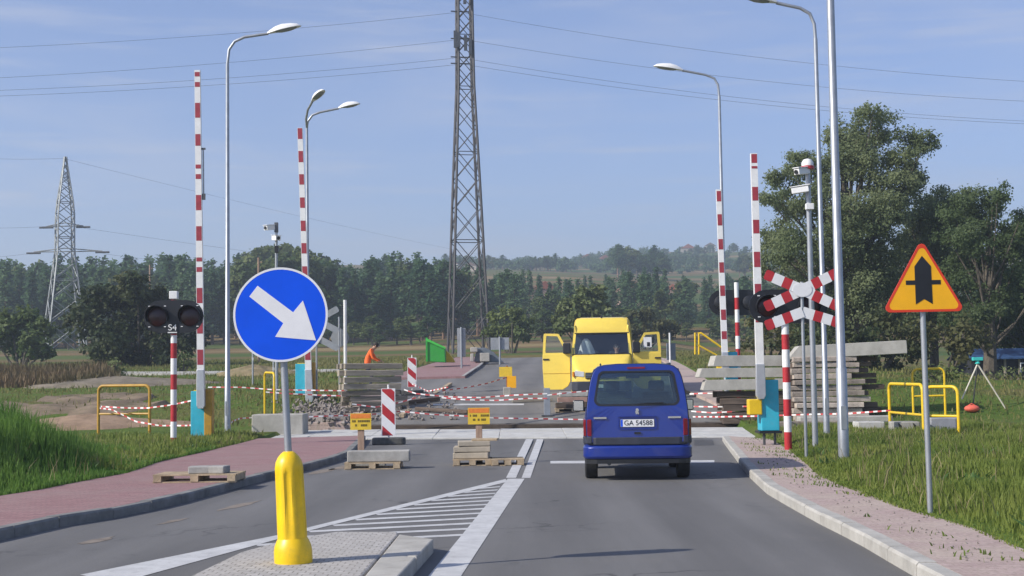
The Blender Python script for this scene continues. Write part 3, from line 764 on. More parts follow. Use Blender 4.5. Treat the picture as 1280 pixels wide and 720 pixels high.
def text_mesh(name, body, size, m, parent, loc, ext=.004, width=None):
    cu = bpy.data.curves.new('t', 'FONT'); cu.body = body; cu.size = size; cu.align_x = 'CENTER'; cu.align_y = 'CENTER'; cu.extrude = ext
    to = bpy.data.objects.new('t', cu); COL.objects.link(to)
    dg = bpy.context.evaluated_depsgraph_get(); dg.update()
    me = bpy.data.meshes.new_from_object(to.evaluated_get(dg)); bpy.data.objects.remove(to)
    xs = [v.co.x for v in me.vertices]; k = (width/(max(xs)-min(xs))) if width else 1
    for v in me.vertices: v.co = V((v.co.x*k, -v.co.z, v.co.y))
    me.materials.clear(); me.materials.append(m); me.name = name
    o = bpy.data.objects.new(name, me); COL.objects.link(o); o.parent = parent; o.location = loc
    return o

# blue keep right sign in its yellow bollard
p = G(367, 703, .12)
o = root('keep_right_sign', 'round blue sign with a white arrow on a leaning post in a yellow ribbed bollard', 'road sign', p, tilt=-rad(2.6))
pr = [(.0, 0), (.155, 0), (.158, .03), (.15, .10), (.135, .16), (.125, .2), (.127, .24)]
MB_ = MB(); MB_.lathe([(.0, -.01), (.155, -.01), (.158, .03), (.157, .10), (.148, .145), (.13, .185), (.122, .2)], 32)
b0 = MB_.build('bollard', YEL_PL, o, smooth=True)
fl_ = MB(); n = 48; rings = []
for z, r0 in ((.18, .122), (.3, .122), (.55, .119), (.74, .117), (.78, .117), (.83, .108), (.87, .088), (.9, .06), (.915, .04)):
    ring = []
    for k in range(n):
        a = 2*math.pi*k/n; f = math.cos(a*8)
        dep = .013 if .25 < z < .76 else 0.
        r = r0-dep*max(0, min(1, (f+.1)*3))
        ring.append((r*math.cos(a), r*math.sin(a), z))
    rings.append(ring)
fl_.loft(rings); fl_.build('sleeve', YEL_PL, b0, smooth=True)
zc = L(o, 347, 394)[1]+.004
MB().tube([(0, 0, .8), (0, 0, zc+.3)], .03, 14).build('pole', GALV, o, smooth=True)
R_ = 59.0/FPX*p.y
pl = MB(); pl.prism(disc(R_, 64, 0, zc), -.052, -.04, 1, mi_side=1)
pl.ring(disc(R_, 64, 0, zc), disc(R_*.955, 64, 0, zc), -.056, -.0525, 2)
plo = pl.build('sign_plate', [SIGN_BLUE, SIGN_BACK, SIGN_WHITE], o)
f_ = MB(); f_.prism(disc(R_*.958, 64, 0, zc), -.055, -.0523); fo = f_.build('sign_face', SIGN_BLUE, plo)
sc_ = R_/59.5
ap = [(320, 356), (309, 369), (350, 405), (339, 421.5), (390, 429), (376, 378), (363, 392)]
ar = MB(); ar.prism([((x-347)*sc_, zc-(y-394)*sc_) for x, y in ap], -.0575, -.0545); ar.build('arrow', SIGN_WHITE, plo)
for q in (.12, -.12): MB().box((0, -.01, zc+q), (.09, .06, .04)).build('clamp', STEEL_D, o)

# amber priority triangle
p = G(1163, 641, .12)
o = root('priority_warning_sign', 'amber triangular warning sign with a thick black upward arrow crossed by a bar', 'road sign', p, tilt=-rad(.3))
k = p.y/FPX
zb = L(o, 1158, 390)[1]
MB().tube([(0, 0, -.2), (0, 0, zb+.5)], .03, 14).build('pole', GALV, o, smooth=True)
tri = [(-51.5*k, zb), (51.5*k, zb), (0, zb+91*k)]
tri_o = rounded(tri, 5.5*k); cz = zb+30*k
tri_i = [(x*.9, cz+(z-cz)*.9) for x, z in tri_o]
pl = MB(); pl.prism(tri_o, -.052, -.04, 1, mi_side=0); plo = pl.build('sign_plate', [SIGN_RED, SIGN_BACK], o)
f_ = MB(); f_.ring(tri_o, tri_i, -.056, -.0525); f_.build('red_border', SIGN_RED, plo)
f_ = MB(); f_.prism(tri_i, -.055, -.0522); f_.build('sign_face', SIGN_YEL, plo)
def T(x, y): return ((x-1156)*k, zb+(390-y)*k)
f_ = MB(); f_.prism([T(1155.8, 320), T(1166.5, 333), T(1167, 380.5), T(1156.5, 374), T(1146, 380.5), T(1146, 333)], -.0585, -.0545)
f_.prism([T(1134.5, 350.5), T(1146.2, 350.5), T(1146.2, 356), T(1134.5, 356)], -.058, -.0545); f_.prism([T(1166.6, 350.5), T(1178, 350.5), T(1178, 356), T(1166.6, 356)], -.058, -.0545)
f_.build('arrow_symbol', BLACK, plo)
for q in (.15, .36): MB().box((0, -.01, zb+q), (.09, .06, .04)).build('clamp', STEEL_D, o)

# ------------------------------------------------------------------ street lamps
def lamp_head(o, at_, dirv, m_name='lamp_head', ln=.72):
    d = V(dirv).normalized(); zax = V((0, 0, 1)); side = d.cross(zax).normalized(); up = side.cross(d)
    Rm = Matrix((d, side, up)).transposed()
    h = MB(); rings = []
    for t, wd, ht in ((-.02, .05, .045), (.06, .075, .085), (.25, .13, .16), (.45, .16, .185), (.7, .155, .15), (.88, .12, .1), (.97, .06, .03), (1.0, .02, .01)):
        rings.append([V(at_) + Rm @ V((t*ln, wd*math.cos(a), max(0, ht*math.sin(a))-.0)) for a in [2*math.pi*q/16 for q in range(16)]])
    h.loft(rings); ho_ = h.build(m_name, WHITE, o, smooth=True)
    g_ = MB(); rings = []
    for t, wd, ht in ((.22, .09, .02), (.4, .13, .055), (.65, .13, .06), (.85, .09, .03)):
        rings.append([V(at_) + Rm @ V((t*ln, wd*math.cos(a), min(-.002, ht*math.sin(a)))) for a in [2*math.pi*q/12 for q in range(12)]])
    g_.loft(rings); g_.build('lamp_glass', mat('lamp_glass', (.25, .26, .24), .2, 0, .1), ho_, smooth=True)
def lamp(label, px, d, pts, base_w, top_w, heads, off=.12, door=True, pybase=None):
    """pts: px spots along pole and arm, from the foot up"""
    q = at(px, 400, d)
    for _ in range(6):
        z = base_h(q.x, d)+off
        v = ray(px, 400)
        # column of picture at ground height
        py = 300
        for _k in range(40):
            c = at(px, py, d)
            py += (c.z-z)/d*FPX*1.0
        q = at(px, py, d)
    o = root('street_lamp', label, 'street lamp', q)
    P = [L(o, *a) for a in pts]
    x0 = P[0][0]
    top = P[0]
    mb = MB(); mb.tube([(0, 0, -.1), (0, 0, 1.6), (0, 0, 1.62), (top[0]*0, 0, top[1])], [base_w/2, base_w/2, base_w*.42, top_w/2], 14); po = mb.build('pole', GALV, o, smooth=True)
    if door: MB().box((-.0, -base_w*.47, .75), (base_w*.5, .02, .4)).build('service_door', GALV, po)
    return o, P
# pale lamp beside the arrow sign
o, P = lamp('galvanised street lamp between the tallest barrier arm and the arrow sign', 284.5, 39.5, [(279, 80), (281, 62), (288, 52), (300, 46.5), (330, 42)], .17, .1, 1)
x0, z0 = P[0]
def arm_rel(P): return [(a-P[0][0], 0, b) for a, b in P]
A_ = arm_rel(P); am = MB(); am.tube(A_, .042, 10); am.build('arm', GALV, o, smooth=True)
lamp_head(o, A_[-1], (1, 0, .22), ln=.98)
# twin arm lamp behind the far barrier
o, P = lamp('twin headed street lamp behind the slim striped barrier arm, both heads pointing to the road', 385, 53, [(376, 160), (376.5, 150), (380, 141), (387, 133)], .17, .1, 2)
A_ = arm_rel(P); A_ = [(a, -.3*i, c) for i, (a, b, c) in enumerate(A_)]; am = MB(); am.tube(A_, .045, 10); am.build('arm', GALV, o, smooth=True)
lamp_head(o, A_[-1], (.5, -.55, .3), ln=.85)
P2 = [L(o, *a) for a in [(376, 160), (377, 152), (383, 144), (392, 140.5), (416, 135.5)]]; A_ = arm_rel(P2); am = MB(); am.tube(A_, .045, 10); am.build('arm', GALV, o, smooth=True)
lamp_head(o, A_[-1], (1, 0, .2), ln=.85)
# right ones
o, P = lamp('street lamp beyond the crossing, white head reaching left over the yellow van', 908, 46.5, [(902, 120), (900.5, 106), (896, 98), (885, 93.5), (856, 88)], .16, .095, 1)
A_ = arm_rel(P); am = MB(); am.tube(A_, .04, 10); am.build('arm', GALV, o, smooth=True); lamp_head(o, A_[-1], (-1, 0, .16), ln=1.0)
o, P = lamp('slender street lamp with a long curved arm, behind the thick lamp post', 1033.6, 33, [(1027, 48), (1025.5, 30), (1020, 17), (1008, 10), (978, 3.5)], .15, .1, 1)
A_ = arm_rel(P); am = MB(); am.tube(A_, .042, 10); am.build('arm', GALV, o, smooth=True); lamp_head(o, A_[-1], (-1, 0, .18), ln=.8)
o, P = lamp('thick galvanised lamp post in the lawn, rising out of the picture', 1055, 24.2, [(1044, -90), (1042, -110), (1034, -122), (1010, -132), (985, -136)], .19, .13, 1)
A_ = arm_rel(P); am = MB(); am.tube(A_, .05, 10); am.build('arm', GALV, o, smooth=True); lamp_head(o, A_[-1], (-1, 0, .18), ln=.8)

# ------------------------------------------------------------------ camera masts
def stand(px, d, off=.12):
    """foot of an upright thing: ground point in picture column px at distance d"""
    py = 450.0
    for _k in range(60):
        c = at(px, py, d); py += (c.z-(base_h(c.x, d)+off))/d*FPX
    return at(px, py, d)
def cctv(o, c, dirv, s=1.0):
    d = V(dirv).normalized(); rz = math.atan2(d.x, -d.y)
    b = MB(); b.box(c, (.17*s, .42*s, .15*s), 0, rz=rz, rx=.12); b.box((c[0], c[1], c[2]+.095*s), (.21*s, .5*s, .02), 0, rz=rz, rx=.12)
    bo = b.build('camera_housing', WHITE, o, bevel=.01)
    l = MB(); f = V(c)+d*.215*s; l.lathe([(.05*s, -.02), (.055*s, .02)], 12, 0, f, rot=V((0, 0, 1)).rotation_difference(d).to_matrix()); l.build('lens', BLACK, bo)
p = stand(1019.5, 27.5); o = root('camera_mast', 'slim grey camera mast with a red and white cap beside the warning cross', 'camera mast', p)
zt = L(o, 1014, 212)[1]
MB().tube([(0, 0, -.1), (0, 0, zt)], [.06, .05], 12).build('mast', GALV, o, smooth=True)
cctv(o, (-.14, -.12, zt-.05), (-.75, -.6, -.15), .8); cctv(o, (-.18, -.1, zt-.42), (-.8, .2, -.25), .8)
c_ = MB(); c_.lathe([(.07, 0), (.13, .01), (.13, .07)], 14, 1, (0, 0, zt)); c_.lathe([(.12, .072), (.12, .14), (.08, .2), (.02, .22)], 14, 0, (0, 0, zt)); c_.build('cap', [WHITE, RED], o, smooth=True)
MB().box((0, -.08, zt-.75), (.16, .1, .12)).build('junction_box', WHITE, o, bevel=.01)
p = stand(346, 50); o = root('camera_mast', 'thin camera mast with two white cameras peeping over the blue arrow sign', 'camera mast', p)
zt = L(o, 338, 281)[1]
MB().tube([(0, 0, -.1), (0, 0, zt)], [.06, .05], 12).build('mast', GALV, o, smooth=True)
cctv(o, (-.2, -.12, zt-.12), (-.6, -.8, -.1), 1.1); cctv(o, (.02, -.16, zt-.5), (.5, -.9, -.1), 1.1)
MB().box((.02, -.08, zt-.9), (.14, .12, .25)).build('junction_box', BLACK, o, bevel=.01)
MB().box((0, 0, zt-.1), (.13, .13, .36)).build('bracket', STEEL_D, o, bevel=.01)

# ------------------------------------------------------------------ level crossing signals
def striped_post(o, w_, edges, first, mats_=(RED, WHITE), square=False):
    """edges: local heights of the colour changes from the foot up"""
    mb = MB(); mi = first
    for z0, z1 in zip(edges, edges[1:]):
        if square: mb.box((0, 0, (z0+z1)/2), (w_, w_*.8, z1-z0), mi)
        else: mb.tube([(0, 0, z0), (0, 0, z1)], w_/2, 14, mi)
        mi = 1-mi
    return mb.build('post', list(mats_), o, smooth=not square)
LENS = mat('dark_red_lens', (.028, .003, .004), .3, 0, .2)
def signal_head(o, cx, cz, wd, hh, back=False):
    s = -1 if not back else 1
    r = hh*.5
    pts = [(cx-wd/2+r-r*math.sin(a), cz+r*math.cos(a)) for a in np.linspace(0, math.pi, 9)] + [(cx+wd/2-r+r*math.sin(a), cz-r*math.cos(a)) for a in np.linspace(0, math.pi, 9)]
    y0 = -.12 if not back else .09
    bo = MB(); bo.prism(pts, y0, y0+.03); b = bo.build('backboard', BLACK, o)
    for q in (-1, 1):
        x = cx+q*wd*.27
        rot = Matrix.Rotation(rad(90), 3, 'X')
        hd = MB(); n = 16; R1 = hh*.34
        yb = y0+(0 if not back else .03)
        vs = []
        vis = []
        for k in range(n+1):
            a = -rad(25)+(math.pi+rad(50))*k/n
            L_ = .26*(.45+.55*max(0, math.sin(a)))
            vs += [(x+R1*math.cos(a), yb, cz+R1*math.sin(a)), (x+R1*math.cos(a), yb+s*L_, cz+R1*math.sin(a))]
        hd.add(vs, [(2*k, 2*k+2, 2*k+3, 2*k+1) for k in range(n)])
        hdo = hd.build('hood', BLACK, b); sm = hdo.modifiers.new('thick', 'SOLIDIFY'); sm.thickness = .012
        ln = MB(); ln.lathe([(R1*.9, 0), (R1*.86, .03), (R1*.6, .05), (.01, .06)], 18, 0, (x, yb-.002 if not back else yb+.002, cz), rot=Matrix.Rotation(rad(90) if not back else rad(-90), 3, 'X'))
        ln.build('lens', LENS, b, smooth=True)
        bx = MB(); bx.lathe([(R1*.8, 0), (R1*.8, .14), (R1*.5, .18)], 16, 0, (x, y0+(.03 if not back else 0), cz), rot=Matrix.Rotation(rad(-90) if not back else rad(90), 3, 'X'))
        bx.build('lamp_case', BLACK, b, smooth=True)
        for tx, tz in ((-.7, .95), (.7, .95), (-.7, -.9), (.7, -.9)):
            MB().box((x+tx*R1, y0-.008 if not back else y0+.038, cz+tz*R1), (.05, .012, .018)).build('clip', WHITE, b)
    return b
p = G(217, 558, .12); o = root('crossing_signal', 'striped post carrying two dark red crossing lights above a small S4 plate', 'railway signal', p)
E = [-.1]+[L(o, 216, y)[1] for y in (547, 527, 506, 487, 468, 448, 429, 419, 375)]
striped_post(o, .15, E, 0)
cx, cz = L(o, 214.5, 396)
signal_head(o, 0.02, cz, 75/FPX*p.y, 41/FPX*p.y)
zc = L(o, 213, 411)[1]
b = MB(); b.box((0, -.135, zc), (.24, .015, .24)); bo = b.build('number_plate', BLACK, o)
text_mesh('lettering', 'S4', .21, WHITE, bo, (0, -.145, zc+.02), .003, .2)
MB().box((0, -.1455, zc-.095), (.22, .006, .025)).build('underline', WHITE, bo)
MB().box((0, 0, L(o, 213, 369)[1]), (.2, .16, .19)).build('top_box', WHITE, o, bevel=.012)

p = G(985.5, 562, .12); o = root('crossing_signal', 'striped post with black crossing lights half hidden behind the red and white cross', 'railway signal', p)
E = [-.1]+[L(o, 983, y)[1] for y in (540, 520, 499, 478, 459, 437, 418, 404)]
striped_post(o, .155, E, 0)
cz = L(o, 993, 383)[1]
MB().tube([(0, 0, E[-1]), (0, 0, cz+.2)], .05, 10).build('mast_top', STEEL_D, o)
signal_head(o, .05, cz, 98/FPX*p.y, 42/FPX*p.y)
p = stand(924, 45.5); o = root('crossing_signal', 'striped post seen from behind with a round ended black board, beyond the stacked beams', 'railway signal', p)
E = [-.1]+[L(o, 922, y)[1] for y in (470, 452, 436, 420, 403, 387, 372, 353)]
striped_post(o, .15, E, 0)
cz = L(o, 919, 378)[1]
signal_head(o, -.05, cz, 66/FPX*p.y, 32/FPX*p.y, back=True)

# ------------------------------------------------------------------ warning cross
p = G(1008, 572, .12); o = root('warning_cross', 'red and white double saltire of a railway crossing on a thin grey pole', 'railway sign', p)
k = p.y/FPX; C1 = L(o, 1003, 362.5); C2 = L(o, 1003, 390)
zt = C1[1]+.15
MB().tube([(0, 0, -.1), (0, 0, zt)], .03, 12).build('pole', GALV, o, smooth=True)
def arm_strip(mb, c, dx, dz, th, y):
    """from centre outward: white, red, white, red"""
    ln = math.hypot(dx, dz); ux, uz = dx/ln, dz/ln; nx, nz = -uz*th/2, ux*th/2
    ed = [0, .30, .52, .78, 1.0]
    for i in range(4):
        a0, a1 = ed[i]*ln, ed[i+1]*ln
        q = [(c[0]+ux*a0-nx, c[1]+uz*a0-nz), (c[0]+ux*a1-nx, c[1]+uz*a1-nz), (c[0]+ux*a1+nx, c[1]+uz*a1+nz), (c[0]+ux*a0+nx, c[1]+uz*a0+nz)]
        if i == 3: q = rounded(q, th*.22, 3)
        mb.prism(q, y, y+.012, i % 2)
cx_ = C1[0]*0; th = 13.2*k
xb = MB()
for dx, dz, y in ((-46, 20.5, -.05), (45, -21.5, -.05), (-47, -21, -.0495+.013), (45, 21, -.0495+.013)): arm_strip(xb, (0, C1[1]), dx*k, dz*k, th, y)
cc = [(math.cos(a)*th*.92, C1[1]+math.sin(a)*th*.68) for a in np.linspace(0, 2*math.pi, 20)[:-1]]
xb.prism(cc, -.058, -.051, 0); xb.build('cross_plate', [SIGN_WHITE, RED], o)
xb = MB()
for dx, dz in ((-47, -17), (46, -14.5)): arm_strip(xb, (0, C2[1]), dx*k, dz*k, th, -.05 if dx < 0 else -.0365)
xb.build('chevron_plate', [SIGN_WHITE, RED], o)

# backs of the signs beyond the tracks
p = stand(396, 49.0); o = root('warning_cross', 'grey back of a railway cross beside the blue arrow sign, beyond the tracks', 'railway sign', p)
k = p.y/FPX; zc = L(o, 396, 400)[1]
MB().tube([(0, 0, -.1), (0, 0, zc+.3)], .035, 10).build('pole', GALV, o, smooth=True)
xb = MB()
for dz in (.0, -.62):
    for sx in (-1, 1):
        for sz in ((-1, 1) if dz == 0 else (-1,)):
            a = (0, zc+dz); dx, dzz = sx*.76, sz*.4; ln = math.hypot(dx, dzz); nx, nz = -dzz/ln*.11, dx/ln*.11
            q = [(a[0]-nx, a[1]-nz), (a[0]+dx-nx, a[1]+dzz-nz), (a[0]+dx+nx, a[1]+dzz+nz), (a[0]+nx, a[1]+nz)]
            xb.prism(rounded(q, .06, 3), .04+.013*(sx*sz > 0), .052+.013*(sx*sz > 0), 0)
xb.build('cross_plate', SIGN_BACK, o)
p = stand(432, 50.0); o = root('road_sign', 'white topped post with a grey sign back beyond the sleeper stack', 'road sign', p)
zt = L(o, 431, 375)[1]; zc = L(o, 425, 422)[1]
MB().tube([(0, 0, -.1), (0, 0, zt)], .06, 12).build('pole', WHITE, o, smooth=True)
MB().tube([(-.22, 0, -.1), (-.22, 0, zt-.6)], .03, 8).build('prop', GALV, o)
a = [V(q) for q in disc(.34, 8, -.2, zc)]
pl = MB(); pl.prism([(q.x, q.y) for q in a], .06, .075); pl.build('sign_plate', SIGN_BACK, o)
p = stand(577, 72); o = root('road_sign', 'tall narrow grey back of a sign panel before the lattice tower', 'road sign', p)
k = p.y/FPX; z0, z1 = L(o, 577, 446)[1], L(o, 577, 410)[1]
MB().tube([(0, 0, -.1), (0, 0, z1+.05)], .05, 10).build('pole', GALV, o, smooth=True)
MB().box((0, .08, (z0+z1)/2), (10.5*k, .03, z1-z0)).build('sign_plate', SIGN_BACK, o)
p = stand(625, 78); o = root('road_sign', 'wide grey back of a rectangular road sign beyond the crossing', 'road sign', p)
k = p.y/FPX; z0, z1 = L(o, 625, 437)[1], L(o, 625, 422)[1]
MB().tube([(-.0, 0, -.1), (-.0, 0, z1+.05)], .055, 10).build('pole', GALV, o, smooth=True)
MB().box((0, .08, (z0+z1)/2), (23*k, .03, z1-z0)).build('sign_plate', SIGN_BACK, o)

# ------------------------------------------------------------------ barriers
def barrier(label, px, d, box_px, top, stripes, pivot, low, cw, arm_w, sleeve, off=.12, legs=False, leg_rod=None, face=0):
    """box_px: (x0,x1,ytop,ybot) of the cabinet; stripes: red bands (y0,y1) down the arm"""
    p = stand(px, d, off)
    o = root('barrier', label, 'level crossing barrier', p)
    k = d/FPX
    (bx0, bz1), (bx1, bz0) = L(o, box_px[0], box_px[2]), L(o, box_px[1], box_px[3])
    cw_ = bx1-bx0; cxx = (bx0+bx1)/2
    zb = max(bz0, .02)
    b = MB(); b.box((cxx, .1, (zb+bz1)/2), (cw_, .5, bz1-zb)); b.box((cxx, .1, bz1+.015), (cw_*.7, .35, .03), 1)
    bo = b.build('cabinet', [CYAN, YELLOW], o, bevel=.02)
    bs = MB(); bs.box((cxx, .1, zb-.03), (cw_+.1, .58, .05)); bs.build('base_plate', BLACK, o)
    if legs:
        for sx in (-.3, .3): MB().box((cxx+cw_*sx, .0, (zb-.06-.1)/2), (.05, .05, zb-.06+.1)).build('leg', STEEL_D, o)
    (x_t, z_t), (x_l, z_l) = L(o, *top, dy=-.25), L(o, *low, dy=-.25)
    def along(y):
        t = (y-top[1])/(low[1]-top[1]); q = L(o, top[0]+(low[0]-top[0])*t, y, dy=-.25); return q
    ed = sorted({top[1], sleeve, *[y for s_ in stripes for y in s_]})
    mb = MB(); wv = arm_w*k
    for y0, y1 in zip(ed, ed[1:]):
        ym = (y0+y1)/2; mi = 1 if any(a <= ym <= b_ for a, b_ in stripes) else 0
        (xa, za), (xb_, zb_) = along(y0), along(y1)
        t0 = (y0-top[1])/(sleeve-top[1]); hw = wv*(.43+.09*t0)
        def sec(x, z, s_=1.0): return [(x-hw*s_, -.25-.05, z), (x+hw*s_, -.25-.05, z), (x+hw*s_, -.25+.05, z), (x-hw*s_, -.25+.05, z)]
        mb.loft([sec(xa, za), sec(xb_, zb_)], 0)
        if mi:
            s_ = .86
            q = [(xa-hw*s_, -.304, za), (xa+hw*s_, -.304, za), (xb_+hw*s_, -.304, zb_), (xb_-hw*s_, -.304, zb_)]; mb.add(q, [(0, 1, 2, 3)], 1)
            q = [(a, -.196, c) for a, b_, c in q]; mb.add(q, [(3, 2, 1, 0)], 1)
    ao = mb.build('arm', [WHITE, RED_F], o)
    (xs, zs) = along(sleeve); (xl, zl) = along(low[1])
    sl2 = MB(); hw = wv*.55
    hw2 = hw*1.12
    sl2.loft([[(x-h, -.33, z), (x+h, -.33, z), (x+h, -.17, z), (x-h, -.17, z)] for x, z, h in ((xs, zs, hw), ((xs+xl)/2, (zs+zl)/2, hw2), (xl, zl+.08, hw2), (xl, zl, hw2*.6))])
    sl2.build('arm_sleeve', ALU, o, bevel=.015)
    (x0, z1), (x1, z0) = L(o, cw[0], cw[2], dy=.1), L(o, cw[1], cw[3], dy=.1)
    c2 = MB(); c2.box(((x0+x1)/2, -.05, (z0+z1)/2), (x1-x0, .3, z1-z0)); c2.build('counterweight', cw[4], o, bevel=.02)
    if leg_rod:
        (xa, za), (xb_, zb_) = L(o, *leg_rod[0], dy=-.25), L(o, *leg_rod[1], dy=-.25)
        r_ = MB(); r_.tube([(xa, -.25, za), (xb_, -.25, zb_)], .022, 8); r_.box((xb_, -.25, zb_), (.09, .07, .16), 1); r_.box((xa-.03, -.25, za), (.18, .05, .05), 1); r_.build('rest_leg', [GALV, STEEL_D], ao)
    return o
barrier('tallest striped barrier arm standing upright over a turquoise cabinet beside the S4 post', 256, 37.6, (240, 257.5, 489, 545), (247, 88), [(90.5, 96), (103, 109), (129, 147.5), (168, 182.5), (206, 211), (218, 224), (244, 263), (283, 301), (322, 327), (334, 340), (360, 379), (400, 417), (437, 456)], (251, 505), (251.5, 511), (258, 268, 486, 545, OCHRE), 8.3, 462, leg_rod=((254, 186), (254.5, 246)))
barrier('slim striped barrier arm upright beyond the tracks, its turquoise cabinet under the blue arrow sign', 384, 48.5, (370, 384, 455, 492), (375, 160), [(160.5, 174), (189, 203), (218, 231), (247, 260), (276, 289), (304, 317), (333, 346), (361, 374), (388, 400), (415, 428), (440, 450)], (384, 470), (387, 503), (387, 395, 453, 490, OCHRE), 7.6, 462)
barrier('striped barrier arm upright over the turquoise cabinet beside the dusty footpath', 959, 30.3, (949, 973, 475, 538), (942, 192), [(193, 204), (208, 211), (234, 251), (275, 292), (315, 334), (355, 369), (383, 403)], (952, 480), (951, 499), (933, 950, 499, 518, YELLOW), 9.5, 455, legs=True)
barrier('thinnest striped barrier arm beyond the crossing beside the curved arm lamp', 907, 45.0, (908, 922, 440, 480), (898, 237), [(239, 252), (268, 282), (299, 312), (328, 341), (357, 370), (387, 400), (414, 424)], (906, 450), (907, 470), (895, 905, 455, 470, YELLOW), 7.2, 440)

# ------------------------------------------------------------------ yellow railings
def railing(label, px0, px1, pyb0, pyb1, ytop, mid=True, r=.03, m=YELLOW, off=.12, mat_=None, d=None):
    a = G(px0, pyb0, off) if d is None else at(px0, pyb0, d); b = G(px1, pyb1, off) if d is None else at(px1, pyb1, d)
    o = root('railing', label, 'railing', a, group='yellow pedestrian railings at the crossing')
    dx, dy, dz = b.x-a.x, b.y-a.y, b.z-a.z
    h = L(o, px0, ytop)[1]
    ln = math.hypot(dx, dy); c = min(.16, ln*.3)
    def Q(t, z): return (dx*t, dy*t, dz*t+z)
    e = c/ln
    pts = [Q(0, -.2), Q(0, h-c)] + [Q(e*(1-math.cos(q)), h-c+c*math.sin(q)) for q in np.linspace(.3, math.pi/2, 5)] + [Q(1-e*(1-math.cos(q)), h-c+c*math.sin(q)) for q in np.linspace(math.pi/2, .3, 5)] + [Q(1, h-c), Q(1, -.2)]
    mb = MB(); mb.tube(pts, r, 10, 0); mb.build('hoop', m, o, smooth=True)
    if mid: MB().tube([Q(.0, h*.42), Q(1, h*.42)], r*.75, 8).build('cross_bar', m, o, smooth=True)
    return o
railing('dull yellow hoop railing in the grass left of the S4 post', 123, 187, 543, 543, 482.5, m=OCHRE, r=.045)
railing('narrow yellow railing on the whitened concrete block beside the arrow sign', 331, 343, 522, 524, 465.5, mid=False, off=.4, r=.035)
railing('yellow railing running from the concrete blocks toward the lawn, widest of the trio', 1113, 1155, 541, 546.5, 479.5, r=.04)
railing('yellow railing just right of the amber triangle pole', 1159, 1199, 546, 547, 483.5, r=.04)
railing('yellow railing standing behind the other two, nearest the tripod', 1142, 1182, 520, 519, 461.5, r=.036)
p0 = stand(869, 57); o = root('stair_rail', 'yellow stair railing sloping down beyond the stacked beams', 'railing', p0)
mb = MB(); q = [L(o, *a) for a in ((869, 443), (869, 416), (876, 416), (906, 437))]
mb.tube([(a, 0, b) for a, b in q], .04, 8); q2 = [L(o, *a) for a in ((875, 443), (875, 416))]; mb.tube([(a, .3, b) for a, b in q2], .04, 8)
mb.build('top_rail', YELLOW, o, smooth=True)
q = [L(o, *a) for a in ((872, 431), (896, 444))]; MB().tube([(a, 0, b) for a, b in q], .035, 8).build('middle_rail', YELLOW, o, smooth=True)
# ------------------------------------------------------------------ people (one continuous skinned body each)
SKIN = mat('skin', (.45, .26, .18), .6, 0, .08)
ORANGE = mat('orange_workwear', (.85, .14, .02), .7, 0, .1)
DARKC = mat('dark_cloth', (.03, .035, .05), .85, 0, .2)
HAIR = mat('dark_hair', (.02, .014, .01), .7, 0, .2)
def skinned(name, parent, J, E, regions, mats):
    """J: name -> (pos, radius); E: edges; regions: name -> material index"""
    names = list(J); idx = {n_: i for i, n_ in enumerate(names)}
    me = bpy.data.meshes.new(name); me.from_pydata([J[n_][0] for n_ in names], [(idx[a], idx[b]) for a, b in E], [])
    o = bpy.data.objects.new(name, me); COL.objects.link(o)
    md = o.modifiers.new('skin', 'SKIN'); md.use_smooth_shade = True
    for i, n_ in enumerate(names):
        r = J[n_][1]; me.skin_vertices[0].data[i].radius = (r, r) if not isinstance(r, tuple) else r
    me.skin_vertices[0].data[0].use_root = True
    sb = o.modifiers.new('sub', 'SUBSURF'); sb.levels = sb.render_levels = 2
    dg = bpy.context.evaluated_depsgraph_get(); dg.update()
    m2 = bpy.data.meshes.new_from_object(o.evaluated_get(dg)); bpy.data.objects.remove(o)
    m2.name = name
    m2.materials.clear()
    for m in mats: m2.materials.append(m)
    segs = [(V(J[a][0]), V(J[b][0]), regions.get((a, b), regions.get(b, 0))) for a, b in E]
    for p in m2.polygons:
        c = p.center; best = None
        for a, b, r in segs:
            t = max(0, min(1, (c-a).dot(b-a)/max(1e-6, (b-a).length_squared))); d = (c-(a+(b-a)*t)).length
            if best is None or d < best[0]: best = (d, r)
        p.material_index = best[1]; p.use_smooth = True
    o = bpy.data.objects.new(name, m2); COL.objects.link(o); o.parent = parent
    return o
